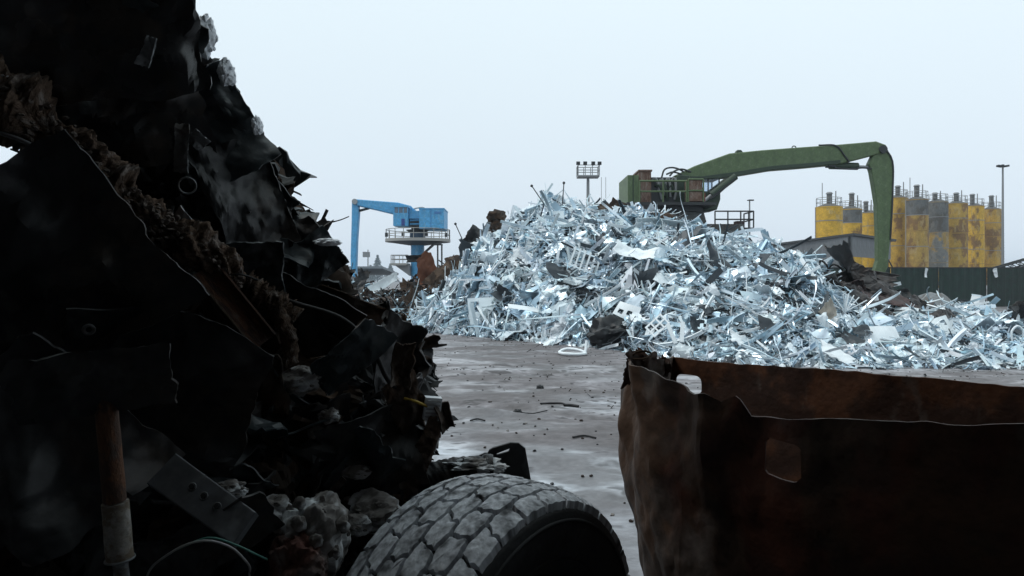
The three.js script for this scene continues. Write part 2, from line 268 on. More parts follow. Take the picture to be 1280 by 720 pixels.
  part('platform_railing', mrg(rail([V(X(882), Y(287.5), 1.75), V(X(928), Y(287.5), 1.75), V(X(928), Y(287.5), 0.25)], Y(268) - Y(287.5), 0.04, 1, 0.75)), mFar.dark);
  part('platform_brace', bar(V(...P(922, 289), 1.0), V(...P(913.5, 298), 1.0), 0.06), mFar.dark);
  part('tool_box', bx(910, 279, 919, 287.3, 0.5, 1.2), std({ color: col(0.05, 0.03, 0.03), roughness: 0.8 }));
  for (const [x, z] of [[895, 0.2], [905, 1.5]]) part('ladder_rail', bar(V(...P(x, 300), z), V(...P(x - 2, 287), z), 0.04), mFar.dark);
}

{ // blue handler
  const D = 65, f = frame(D), base = V(f.x(522), 0, -D), P = f.p, X = f.x, Y = f.y;
  const g = thing('material_handler_crane', 'bright blue material handler on round railed platform and column', 'crane', base);
  const part = (n, geo, m, par = g) => { geo.translate(-base.x, 0, 0); return mesh(n, geo, m, par); };
  const bx = (x0, y0, x1, y1, d, z = 0) => box(X(x1) - X(x0), Y(y0) - Y(y1), d, (X(x0) + X(x1)) / 2, (Y(y0) + Y(y1)) / 2, z);
  part('boom', poly([[444, 253], [448, 251], [470, 252.8], [499, 255], [514, 259], [514, 272], [497, 268.5], [470, 262], [450, 257.5]].map(q => P(...q)), 1.2, 0.2, 0.06), mFar.blue);
  part('stick', poly([[442.2, 254], [448.5, 254], [449.3, 266], [447, 300], [446, 330], [446, 346], [443.5, 345], [441, 336], [440.6, 322], [441.8, 280], [442, 266]].map(q => P(...q)), 0.8, 0.2, 0.05), mFar.blue);
  part('pivot_pin', (() => { const c = new THREE.CylinderGeometry(0.26, 0.26, 1.5, 14); c.rotateX(Math.PI / 2); c.translate(X(446), Y(253.3), 0.2); return c; })(), mFar.steel);
  part('stick_cylinder', bar(V(...P(449, 264), 0.2), V(...P(462, 260.5), 0.2), 0.12, 8), mFar.dark);
  part('boom_mount', poly([[499, 284], [500, 262], [510, 258], [518, 262], [529, 284]].map(q => P(...q)), 1.5, 0.0, 0.05), mFar.blue);
  const cab = part('cab_body', bx(496.5, 269, 514, 284.5, 1.6, 1.4), mFar.blue);
  const c = (n, geo, m) => part(n, geo, m, cab);
  c('cab_roof', bx(497, 260, 514.6, 262, 1.7, 1.4), mFar.blue);
  for (const x of [497.6, 503, 508.5, 513.9]) for (const z of [0.65, 2.15]) c('cab_post', bx(x - 0.5, 262, x + 0.5, 268.9, 0.08, z), mFar.blue);
  for (const [x0, x1] of [[498.2, 502.4], [503.6, 507.9], [509.1, 513.3]]) c('window_pane', bx(x0, 262.1, x1, 268.8, 0.02, 2.15), phy({ color: col(0.25, 0.35, 0.45), roughness: 0.08, transmission: 0.6, thickness: 0 }));
  c('cab_door', bx(506.5, 276, 510.5, 284.3, 0.04, 2.23), std({ color: col(0.02, 0.05, 0.22), roughness: 0.5 }));
  part('engine_house', bx(527.5, 264, 557.7, 287.5, 3.6, 0.2), mFar.blue);
  part('house_roof', bx(527, 262.8, 558.2, 264, 3.7, 0.2), mFar.blue);
  part('house_seam', bx(541.5, 265, 542.1, 286.8, 3.66, 0.2), std({ color: col(0.05, 0.18, 0.42), roughness: 0.5 }));
  part('house_vent', bx(546, 267, 554, 270, 3.66, 0.2), std({ color: col(0.05, 0.18, 0.42), roughness: 0.5 }));
  part('machine_block', bx(514.5, 265.5, 527.4, 275, 2.2, 0.4), mFar.blue);
  for (let i = 0; i < 4; i++) part('machine_pipe', bar(V(...P(515, 277 + i * 2.3), 1.3), V(...P(527.5, 276.3 + i * 2.5), 1.3), 0.09, 6), i % 2 ? mFar.dark : mFar.blue);
  part('machine_core', bx(515.5, 276, 527, 286.6, 1.8, 0), mFar.dark);
  part('hydraulic_hose', tube([V(...P(516, 263), 0.6), V(...P(522, 261), 0.6), V(...P(530, 260.5), 0.6), V(...P(534, 263), 0.6)], 0.07, 14, 5), mFar.steel);
  part('turntable', (() => { const q = new THREE.CylinderGeometry(0.72, 0.72, Y(286.8) - Y(299), 22); q.translate(X(522), (Y(286.8) + Y(299)) / 2, 0); return q; })(), std({ color: col(0.03, 0.07, 0.12), roughness: 0.6 }));
  part('turntable_flange', (() => { const q = new THREE.CylinderGeometry(1.1, 0.8, 0.22, 22); q.translate(X(522), Y(289), 0); return q; })(), mFar.dark);
  const R0 = (X(563) - X(482)) / 2;
  const plat = part('platform', (() => { const q = new THREE.CylinderGeometry(R0, R0, 0.26, 40); q.translate(X(522.5), Y(301), 0); return q; })(), mFar.pale);
  part('platform_underside', (() => { const q = new THREE.CylinderGeometry(R0 * 0.93, 0.8, 0.3, 32); q.translate(X(522.5), Y(304.8), 0); return q; })(), mFar.dark);
  const ring = []; for (let i = 0; i <= 20; i++) { const t = i / 20 * Math.PI * 2; ring.push(V(X(522.5) + Math.cos(t) * (R0 - 0.06), Y(299.4), Math.sin(t) * (R0 - 0.06))); }
  part('platform_railing', mrg(rail(ring, Y(287.5) - Y(299.4), 0.035, 1, 3)), mFar.pale);
  for (const [px, z] of [[486, 1.2], [509, 2.5], [537, 2.3], [559, 1.0]]) part('railing_box', bx(px - 1.6, 292, px + 1.6, 297, 0.25, z), mFar.dark);
  part('column', (() => { const q = new THREE.CylinderGeometry(0.62, 0.62, Y(306.5), 26); q.translate(X(522), Y(306.5) / 2, 0); return q; })(), mFar.blue);
  for (let i = 0; i < 7; i++) { const t = i / 6; part('stair_tread', bx(lerp(530, 543, t) - 1.2, lerp(319, 307, t), lerp(530, 543, t) + 1.2, lerp(319, 307, t) + 0.7, 0.9, 1.3), mFar.dark); }
  for (const z of [0.85, 1.75]) part('stair_string', bar(V(...P(529, 320), z), V(...P(544, 306.5), z), 0.07), mFar.dark);
  part('stair_landing', bx(543, 306, 554.5, 307.2, 1.4, 1.3), mFar.dark);
  for (const x of [549, 554]) part('landing_leg', bar(V(X(x), 0, 1.3), V(...P(x, 307), 1.3), 0.08), mFar.dark);
  part('lower_platform', bx(492, 329.5, 512, 332, 2.2, 0.6), mFar.pale);
  part('lower_brace', poly([[496, 332], [514, 332], [514, 345]].map(q => P(...q)), 0.8, 0.6, 0), mFar.sil);
  part('lower_railing', mrg(rail([V(X(513), Y(329.5), 1.6), V(X(492.5), Y(329.5), 1.6), V(X(492.5), Y(329.5), -0.4), V(X(513), Y(329.5), -0.4)], Y(319.5) - Y(329.5), 0.03, 1, 0.8)), mFar.pale);
}

// silos
{
  const bodyTex = (s, thr, base) => rustTex(base, [0.24, 0.125, 0.035], [0.52, 0.38, 0.16], s, thr, 512);
  const yel = [0.70, 0.41, 0.03];
  const mats = [bodyTex(301, 0.78, yel), bodyTex(302, 0.62, yel), bodyTex(303, 0.7, yel), bodyTex(304, 0.6, [0.6, 0.36, 0.045]), bodyTex(305, 0.5, [0.46, 0.29, 0.06]), rustTex([0.22, 0.215, 0.20], [0.42, 0.27, 0.07], [0.31, 0.31, 0.3], 306, 0.55, 512), bodyTex(307, 0.54, [0.55, 0.34, 0.05]), bodyTex(308, 0.58, yel), bodyTex(309, 0.55, [0.56, 0.33, 0.045])].map(t => std({ map: t, roughness: 0.7 }));
  const greyS = std({ map: rustTex([0.15, 0.15, 0.145], [0.10, 0.085, 0.07], [0.22, 0.22, 0.21], 310, 0.55, 256), roughness: 0.8 });
  const S = [[1036, 32, 259, 92, 0, 'yellow cement silo at the left end of the silo row'], [1063, 27, 262, 101, 1, 'second yellow silo, grey band on top, left of crane stick'], [1086, 23, 267, 110, 2, 'yellow silo partly hidden behind the green crane stick'],
    [1122, 23.5, 248, 104, 3, 'tall yellow silo just right of the green crane stick'], [1146, 26, 250, 100, 4, 'rust streaked brown silo with grey top band'], [1171.5, 24.5, 253, 106, 5, 'mostly grey patched silo in the middle of the row'], [1195.5, 25, 255, 108, 6, 'weathered ochre silo third from the right end'], [1218, 21.5, 258, 116, 7, 'yellow silo with grey top, second from right end'], [1239, 21.5, 262, 118, 8, 'rusty yellow silo at the right end of the row']];
  S.forEach(([px, wpx, top, D, mi, label], si) => {
    const f = frame(D), r = wpx * f.k / 2 * 0.985, H = f.y(top), g = thing('silo', label, 'silo', V(f.x(px), 0, -D), 'silos behind the yard fence');
    const cy = (r0, r1, h, y, s = 30, open = false) => { const c = new THREE.CylinderGeometry(r0, r1, h, s, 1, open); c.translate(0, y, 0); return c; };
    const y0 = 1.9, nB = 5, bh = (H - y0) / nB;
    for (let b = 0; b < nB; b++) { // courses of plates between the hoops
      const isGrey = (b === nB - 1 && [1, 4, 5].includes(si)) || (si === 5 && b > 2);
      const c = cy(r, r, bh - 0.005, y0 + bh * (b + 0.5)); const uv = c.attributes.uv; for (let i = 0; i < uv.count; i++) uv.setXY(i, uv.getX(i) * 2 + si * 0.37, (uv.getY(i) + b) * 0.33 + si * 0.21);
      mesh('plate_course', c, isGrey ? greyS : mats[mi], g);
      mesh('hoop', cy(r + 0.035, r + 0.035, 0.10, y0 + bh * (b + 1) - (b === nB - 1 ? 0.07 : 0)), b % 2 ? mFar.sil : mats[mi], g);
    }
    for (let k = 0; k < 2; k++) { const t = k * 3.1416 + 0.05; mesh('rib', box(0.07, H - y0, 0.09, Math.cos(t) * (r + 0.075), (H + y0) / 2, Math.sin(t) * (r + 0.075), 0, -t), k % 2 ? mFar.pale : mFar.steel, g); }
    mesh('hopper', cy(r, r * 0.3, y0 - 0.4, (y0 + 0.4) / 2), mats[mi], g);
    for (let k = 0; k < 4; k++) { const t = k / 4 * 6.283 + 0.8; mesh('leg', box(0.2, y0, 0.2, Math.cos(t) * r * 0.9, y0 / 2, Math.sin(t) * r * 0.9), mFar.sil, g); }
    mesh('roof', cy(r * 0.25, r, 0.5, H + 0.25), greyS, g);
    const ring = []; for (let i = 0; i <= 10; i++) { const t = i / 10 * 6.283; ring.push(V(Math.cos(t) * r * 0.94, H + 0.03, Math.sin(t) * r * 0.94)); }
    mesh('roof_railing', mrg(rail(ring, 1.15, 0.035, 1, 9)), mFar.sil, g);
    const fx = rr(-0.5, 0.4) * r, fh = rr(0.7, 2.1);
    mesh('filter_unit', cy(0.34, 0.34, fh, H + 0.3 + fh / 2, 12).translate(fx, 0, 0.3), greyS, g);
    mesh('filter_cap', cy(0.30, 0.47, 0.22, H + 0.3 + fh + 0.1, 12).translate(fx, 0, 0.3), mFar.sil, g);
    mesh('vent_pipe', bar(V(fx + 0.9, H, 0.2), V(fx + 0.9, H + rr(1.4, 2.6), 0.2), 0.07), mFar.sil, g);
    if (si === 0 || si === 4) mesh('antenna', bar(V(fx - 0.8, H, 0), V(fx - 0.8, H + 3.2, 0), 0.05), mFar.sil, g);
  });
}
{ // grey open canopy shed in front of the silos
  const c0 = at(1065, 294, 55), l0 = at(965, 305, 72), r0 = at(1113, 298.5, 63), H = c0.y;
  const g = thing('shed', 'grey sheet metal shed with dark roof edge below the silos', 'shed', V(c0.x, 0, c0.z));
  const mS = std({ map: rustTex([0.17, 0.18, 0.19], [0.14, 0.145, 0.15], [0.22, 0.23, 0.24], 320, 0.55, 256), roughness: 0.55, metalness: 0.3 });
  const wall = (a, b, y0, y1, name) => { const A = V(a.x - c0.x, 0, a.z - c0.z), B = V(b.x - c0.x, 0, b.z - c0.z), L = A.distanceTo(B), n = Math.round(L / 1.15), ang = Math.atan2(-(B.z - A.z), B.x - A.x); for (let i = 0; i < n; i++) { const t = (i + 0.5) / n, q = V().lerpVectors(A, B, t); const gg = box(L / n - 0.012, y1 - y0, 0.06, 0, (y0 + y1) / 2, 0); gg.rotateY(ang); gg.translate(q.x, 0, q.z); mesh(name, gg, mS, g); } };
  wall(l0, c0, 0, H - 0.05, 'wall_sheet'); wall(c0, r0, 3.45, H - 0.05, 'wall_sheet');
  const far = V(l0.x + r0.x - c0.x, 0, l0.z + r0.z - c0.z);
  const rp = [[l0.x - c0.x - 0.5, l0.z - c0.z - 0.1], [-0.1, 0.5], [r0.x - c0.x + 0.5, r0.z - c0.z + 0.1], [far.x - c0.x, far.z - c0.z - 0.4]];
  const s = new THREE.Shape(rp.map(q => new THREE.Vector2(q[0], -q[1]))), rg = new THREE.ExtrudeGeometry(s, { depth: 0.18, bevelEnabled: false }); rg.rotateX(-Math.PI / 2); rg.translate(0, H - 0.04, 0);
  mesh('roof', rg, mFar.dark, g);
  for (const q of [c0, r0]) mesh('post', bar(V(q.x - c0.x - 0.15, 0, q.z - c0.z - 0.2), V(q.x - c0.x - 0.15, H - 0.06, q.z - c0.z - 0.2), 0.09), mFar.dark, g);
  mesh('brace', bar(V(r0.x - c0.x - 0.3, 2.4, r0.z - c0.z - 0.25), V(r0.x - c0.x - 1.6, 3.5, r0.z - c0.z + 1), 0.06), mFar.dark, g);
  mesh('brace', bar(V(r0.x - c0.x + 0.5, 2.4, r0.z - c0.z - 0.25), V(r0.x - c0.x - 0.1, 3.5, r0.z - c0.z - 0.2), 0.06), mFar.dark, g);
}
{ // dark green fence: panels between posts
  const D = 42, mF = std({ map: rustTex([0.006, 0.030, 0.020], [0.005, 0.022, 0.016], [0.010, 0.042, 0.030], 330, 0.5, 256), roughness: 0.5 }), mF2 = std({ map: rustTex([0.008, 0.030, 0.020], [0.008, 0.019, 0.014], [0.016, 0.036, 0.026], 331, 0.5, 256), roughness: 0.5 });
  const g = thing('fence', 'dark green sheet metal yard fence below the yellow silos', 'fence', V(17, 0, -D));
  const H = 2.32, wv = (w) => { const pts = []; const n = Math.round(w / 0.2); for (let i = 0; i <= n * 2; i++) pts.push([i / (n * 2) * w, (i % 4 < 2 ? 0 : 0.035)]); return pts; };
  let x = 0, i = 0; const W = 2.9;
  while (x < 22) {
    const pg = gridShell(24, 1, (u, v) => V(x + 0.05 + u * (W - 0.1), v * H, (Math.floor(u * 24) % 4 < 2 ? 0.03 : -0.01) + 0.03 * nz(i * 3 + u, v)), 0.01, null, [W, H], 0.3);
    mesh('fence_panel', pg, i % 3 === 1 ? mF2 : mF, g); mesh('fence_post', box(0.1, H + 0.06, 0.1, x, (H + 0.06) / 2, -0.09), mFar.dark, g);
    mesh('top_rail', box(W - 0.06, 0.07, 0.09, x + W / 2, H + 0.015, 0), mFar.dark, g);
    x += W; i++;
  }
  for (const px of [1157, 1245]) { const p = at(px, 341, D - 0.15); const t = mesh('tied_rag', crumple(500 + px, { w: 0.2, h: 0.6, n: 8, amp: 0.5, thick: 0.012 }), M.white); t.position.copy(p); tag(t, px < 1200 ? 'small white rag hanging on fence below the silos' : 'white rag tied to fence near its right end', 'rag'); }
  // lattice boom lying beyond the fence
  const lp = thing('lattice_boom', 'dark lattice boom resting beyond the fence at right edge', 'lattice boom', V(at(1268, 330, 48).x, 0, -48));
  const a = at(1240, 336, 48), b = at(1330, 310, 48), o = lp.position; a.sub(o); b.sub(o); a.z = b.z = 0;
  for (const [dy, dz] of [[0, 0.3], [0, -0.3], [-0.42, 0.3], [-0.42, -0.3]]) mesh('chord', bar(V(a.x, a.y + dy, dz), V(b.x, b.y + dy, dz), 0.055), mFar.dark, lp);
  for (let k = 0; k < 9; k++) { const p = V().lerpVectors(a, b, k / 9), q = V().lerpVectors(a, b, (k + 1) / 9); for (const dz of [0.3, -0.3]) { mesh('lacing', bar(V(p.x, p.y, dz), V(q.x, q.y - 0.42, dz), 0.03), mFar.dark, lp); mesh('lacing', bar(V(q.x, q.y - 0.42, dz), V(q.x, q.y, dz), 0.03), mFar.dark, lp); } }
  for (const t of [0.12, 0.85]) { const p = V().lerpVectors(a, b, t); mesh('trestle', box(0.2, p.y - 0.42, 0.6, p.x, (p.y - 0.42) / 2, 0), mFar.dark, lp); }
}
// masts
function mast(px, top, D, label, r, head) { const f = frame(D), g = thing('lamp_mast', label, 'lamp mast', V(f.x(px), 0, -D)); const H = f.y(top); const c = new THREE.CylinderGeometry(r * 0.55, r, H, 10); c.translate(0, H / 2, 0); mesh('pole', c, mFar.sil, g); head(g, H, f.k); return g; }
mast(1253.5, 208, 60, 'tall grey lamp post right of the silo row', 0.13, (g, H, k) => { for (const s of [-1, 1]) mesh('lamp_head', box(0.42, 0.16, 0.32, s * 0.26, H + 0.02, 0, 0, 0, s * 0.15), mFar.dark, g); mesh('lamp_bracket', box(0.2, 0.09, 0.12, 0, H + 0.12, 0), mFar.dark, g); });
mast(937, 251, 70, 'slim lamp post standing between crane platform and shed', 0.12, (g, H) => { mesh('lamp_head', box(0.5, 0.12, 0.26, 0.15, H + 0.06, 0), mFar.dark, g); mesh('lamp_bracket', box(0.1, 0.09, 0.1, -0.2, H + 0.04, 0), mFar.dark, g); });
mast(460, 312, 170, 'faint distant mast beside the conifer tree', 0.2, (g, H) => { mesh('lamp_frame', box(1.7, 1.3, 0.5, -0.4, H - 1.2, 0), mFar.sil, g); });
mast(735, 222, 80, 'floodlight mast with railed basket behind the heap top', 0.3, (g, H, k) => {
  mesh('basket_floor', box(28 * k * 0.95, 0.16, 1.8, 0, H + 0.08, 0), mFar.sil, g);
  const w = 13.2 * k, ringp = [V(-w, H + 0.16, 0.85), V(w, H + 0.16, 0.85), V(w, H + 0.16, -0.85), V(-w, H + 0.16, -0.85), V(-w, H + 0.16, 0.85)];
  mesh('basket_railing', mrg(rail(ringp, 1.15, 0.045, 1, 0.9)), mFar.sil, g);
  for (const [x, z] of [[-w, 0.9], [-w * 0.35, 0.95], [w * 0.4, 0.95], [w, 0.9]]) { mesh('floodlight', box(0.42, 0.36, 0.25, x, H + 1.5, z, 0.4), mFar.dark, g); mesh('floodlight_stem', bar(V(x, H + 1.2, z), V(x, H + 1.42, z), 0.05), mFar.sil, g); }
  for (const x of [1.5, 2.0]) mesh('ladder_rail', bar(V(x, 0, 0.3), V(x, H, 0.3), 0.03), mFar.sil, g);
});
{ // warehouse far left
  const D = 92, f = frame(D), g = thing('warehouse', 'pale low warehouse with dark grey gable roof at far left', 'warehouse', V(f.x(400), 0, -D));
  const X = px => f.x(px) - f.x(400), Y = f.y;
  const mW = std({ map: rustTex([0.42, 0.43, 0.44], [0.34, 0.345, 0.35], [0.5, 0.5, 0.5], 340, 0.55, 256), roughness: 0.8 }), mR = std({ color: col(0.17, 0.19, 0.21), roughness: 0.6 });
  mesh('wall', box(X(446) - X(330), Y(343), 8, (X(446) + X(330)) / 2, Y(343) / 2, -4), mW, g);
  mesh('roof', poly([[X(328), Y(343.2)], [X(450), Y(343.2)], [X(450), Y(341)], [X(402), Y(320)], [X(389), Y(316.5)], [X(376), Y(320)], [X(328), Y(341)]], 0.3, 0.2, 0), mR, g);
  mesh('roof', box(X(466) - X(330), 0.3, 14, (X(466) + X(330)) / 2, Y(337), -14, -0.06, 0, 0), mR, g);
  mesh('eave', box(X(447) - X(329), 0.25, 0.5, (X(447) + X(329)) / 2, Y(344), 0.3), M.white, g);
  for (const x of [404, 414, 428]) mesh('window', box(0.9, 0.7, 0.06, X(x), Y(352), 0.04), mFar.dark, g);
  mesh('air_unit', box(0.9, 0.5, 0.5, X(413), Y(354), 0.3), M.white, g);
  for (const x of [421, 436]) mesh('downpipe', bar(V(X(x), 0, 0.12), V(X(x), Y(343), 0.12), 0.07), mFar.sil, g);
}
// trees in the haze
function conifer(px, top, D, w, label, seed, dens = 2600) {
  const f = frame(D), g = thing('conifer_tree', label, 'tree', V(f.x(px), 0, -D), 'hazy trees on the horizon'), H = f.y(top), r = mulberry(seed);
  const tr = new THREE.CylinderGeometry(0.05, 0.5, H, 8); tr.translate(0, H / 2, 0); mesh('trunk', tr, std({ color: col(0.05, 0.04, 0.035), roughness: 0.9 }), g);
  const p = []; for (let i = 0; i < dens; i++) { const t = Math.pow(r(), 0.8), y = H * (0.12 + 0.88 * (1 - t) ), rad = w * t * (0.75 + 0.35 * Math.sin(y * 5 + seed)) * Math.sqrt(r()), a = r() * 6.283, s = (0.12 + 0.16 * r()) * D / 150; const x = Math.cos(a) * rad, z = Math.sin(a) * rad, yy = y - rad * 0.25; const q = () => (r() - 0.5) * s * 2; p.push(x + q(), yy + q(), z + q(), x + q(), yy + q(), z + q(), x + q(), yy + q(), z + q()); }
  const b = new THREE.BufferGeometry(); b.setAttribute('position', new THREE.Float32BufferAttribute(p, 3)); b.computeVertexNormals(); mesh('crown', b, std({ color: col(0.06, 0.075, 0.06), roughness: 0.9 }), g);
}
conifer(472, 319, 520, 9, 'hazy conifer standing beside the warehouse roof', 1); conifer(488, 330, 560, 8, 'low hazy conifer left of the blue crane column', 2); conifer(463, 332, 540, 6, 'small hazy conifer in front of the faint distant mast', 4, 1400); conifer(568, 321, 560, 8, 'hazy conifer between blue crane and silver heap', 3); conifer(581, 326, 580, 8, 'hazy conifer tucked behind the dark scrap clump', 5);

// ------------------------------------------------------------------ silver scrap heap
const HT = [ // sight column, front edge distance, ridge distance, ridge height
  [480, 22.5, 23.5, 0], [515, 21.5, 23.3, 0.1], [560, 20.5, 24.5, 1.1], [600, 19.5, 25, 2.55], [640, 18.5, 25.5, 3.55], [690, 17.2, 26, 4.25], [740, 16.5, 26, 4.0], [800, 15.3, 26, 3.98], [860, 14.2, 25.5, 3.35],
  [910, 13.4, 24.5, 2.8], [960, 13, 23.5, 2.35], [1010, 12.8, 22, 2.05], [1050, 12.7, 21, 1.35], [1100, 12.7, 20, 0.6], [1150, 12.7, 20, 0.68], [1200, 12.7, 20, 0.62], [1280, 12.6, 19, 0.42], [1400, 12.6, 18, 0.12], [1500, 12.6, 17.5, 0]];
function heapH(x, z) {
  const d = -z; if (d < 5) return -1; const px = CX + F * x / d, df = table(HT, px, 1), dr = table(HT, px, 2), h = table(HT, px, 3);
  let t = (d - df) / (dr - df), y;
  if (t < 0) y = -0.6 + (t > -0.1 ? (0.1 + t) * 6 : 0); else if (t < 1) y = h * (Math.pow(Math.sin(t * Math.PI / 2), 0.85)); else y = h * Math.max(0, 1 - Math.pow((d - dr) / 6, 2));
  y += (0.30 * fbm(x * 0.55, z * 0.55, 2, 3) + 0.24 * nz(x * 1.5, z * 1.5, 8) + 0.12 * nz(x * 3.4, z * 3.4, 18)) * clamp(h * 0.9) * clamp(t * 5) ;
  const c = at(1164, 360, 23), q = Math.hypot(x - c.x, z - c.z); y = Math.max(y, 1.5 - q * q * 0.8);
  return y;
}
function hit(px, py) { for (let d = 10; d < 30; d += 0.05) { const x = (px - CX) / F * d, y = Math.max(heapH(x, -d), 0); if (CY - (y - EYE) * F / d <= py) return V(x, y, -d); } return at(px, py, 25); }
const sil = { // bare metal, painted and dark offcuts
  alu: std({ map: T.alu, color: col(0.78, 0.87, 0.93), roughness: 0.34, metalness: 0.85 }),
  zinc: std({ map: T.alu, color: col(0.55, 0.70, 0.80), roughness: 0.38, metalness: 0.8 }),
  white: std({ map: T.alu, color: col(0.86, 0.91, 0.94), roughness: 0.5 }),
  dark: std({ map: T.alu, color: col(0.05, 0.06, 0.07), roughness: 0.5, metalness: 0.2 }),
};
const ribbon = (seed, L, W, bend, twist, n = 12, th = 0.006) => { // a bent, twisted strip
  const r = mulberry(seed), a1 = (r() - 0.5) * bend, a2 = (r() - 0.5) * bend, k = (r() - 0.5) * twist, ph = r() * 6;
  let X = -L / 2, Y = 0, ang = 0, pts = [[X, Y, 0]]; for (let i = 1; i <= n; i++) { ang += (a1 + a2 * Math.sin(i / n * 5 + ph)) / n; X += Math.cos(ang) * L / n; Y += Math.sin(ang) * L / n; pts.push([X, Y, ang]); }
  return gridShell(n, 1, (u, v) => { const i = Math.min(n, Math.round(u * n)), q = pts[i], s = (v - 0.5) * W, t = k * u; return V(q[0] - Math.sin(q[2]) * s * Math.sin(t), q[1] + Math.cos(q[2]) * s * Math.sin(t), s * Math.cos(t)); }, th, null, [L, W], 0.5);
};
const channel = (seed, L, W, n = 5) => { const r = mulberry(seed), b = (r() - 0.5) * 1.2, u3 = r() < 0.5; const prof = u3 ? [[-0.5, 0.6], [-0.5, 0], [0.5, 0], [0.5, 0.6]] : [[-0.7, 0.7], [0, 0], [0.7, 0.7]]; const m = prof.length - 1; return gridShell(n, m, (u, v) => { const q = prof[Math.round(v * m)], s = (u - 0.5) * L; return V(s, q[1] * W + b * s * s / L, q[0] * W); }, 0.008, null, [L, W * 2], 0.3); };
const coil = (seed, Rr, W) => { const r = mulberry(seed), turns = 1.2 + r() * 1.3, n = 26, p = (r() - 0.5) * 0.3; return gridShell(n, 1, (u, v) => { const t = u * turns * 6.283, q = Rr * (0.6 + 0.4 * u + 0.12 * Math.sin(t * 1.7)); return V(Math.cos(t) * q, Math.sin(t) * q, (v - 0.5) * W + p * u); }, 0.005, null, [1, W], 0.6); };
const plateHoles = (seed) => { const r = mulberry(seed), nx = 14, ny = 10, hs = [[3, 3], [8, 4], [11, 7]].slice(0, 1 + Math.floor(r() * 3)); const a = r() * 0.4, b = (r() - 0.5) * 0.6; return gridShell(nx, ny, (u, v) => V((u - 0.5) * 0.6, (v - 0.5) * 0.4, b * Math.abs(u - 0.35) * 0.5 + a * (v - 0.5) * (u - 0.5)), 0.007, (i, j) => !hs.some(h => Math.abs(i - h[0]) < 1.2 && Math.abs(j - h[1]) < 1.2), [0.6, 0.4], 0.4); };
const protos = [];
for (let i = 0; i < 5; i++) protos.push({ k: 'strip', g: ribbon(900 + i, 0.8, 0.035 + 0.012 * i, 2.4, 2.5), w: 3 });
for (let i = 0; i < 3; i++) protos.push({ k: 'shaving', g: ribbon(920 + i, 0.9, 0.022, 7, 6, 20), w: 4 });
for (let i = 0; i < 4; i++) protos.push({ k: 'profile', g: channel(940 + i, 0.75, 0.035 + 0.01 * i), w: 2 });
for (let i = 0; i < 6; i++) protos.push({ k: 'sheet', g: crumple(960 + i, { w: 0.42, h: 0.26 + 0.03 * i, n: 9, amp: 0.55, folds: 6, curl: 1.4, lump: 0.25, tear: 0.35, thick: 0.006, fold: 0.4 }), w: 3 });
for (let i = 0; i < 3; i++) protos.push({ k: 'coil', g: coil(980 + i, 0.13, 0.03), w: 1 });
for (let i = 0; i < 3; i++) protos.push({ k: 'plate', g: plateHoles(990 + i), w: 1 });
const wsum = protos.reduce((s, p) => s + p.w, 0);
const proto = () => { let q = R() * wsum; for (const p of protos) { q -= p.w; if (q <= 0) return p; } return protos[0]; };
const eul = new THREE.Euler(), qt = new THREE.Quaternion(), mt = new THREE.Matrix4();
const heapNormal = (fn, x, z) => { const e = 0.25; return V(fn(x - e, z) - fn(x + e, z), 2 * e, fn(x, z - e) - fn(x, z + e)).normalize(); };
function lay(fn, x, z, wild) { // orientation: flat side along the heap surface, turned at random and kicked about
  const n = heapNormal(fn, x, z); n.x += rr(-wild, wild); n.y += rr(-wild, wild); n.z += rr(-wild, wild); n.normalize();
  const q = new THREE.Quaternion().setFromUnitVectors(V(0, 0, 1), n); return q.multiply(new THREE.Quaternion().setFromAxisAngle(V(0, 0, 1), R() * 6.283));
}
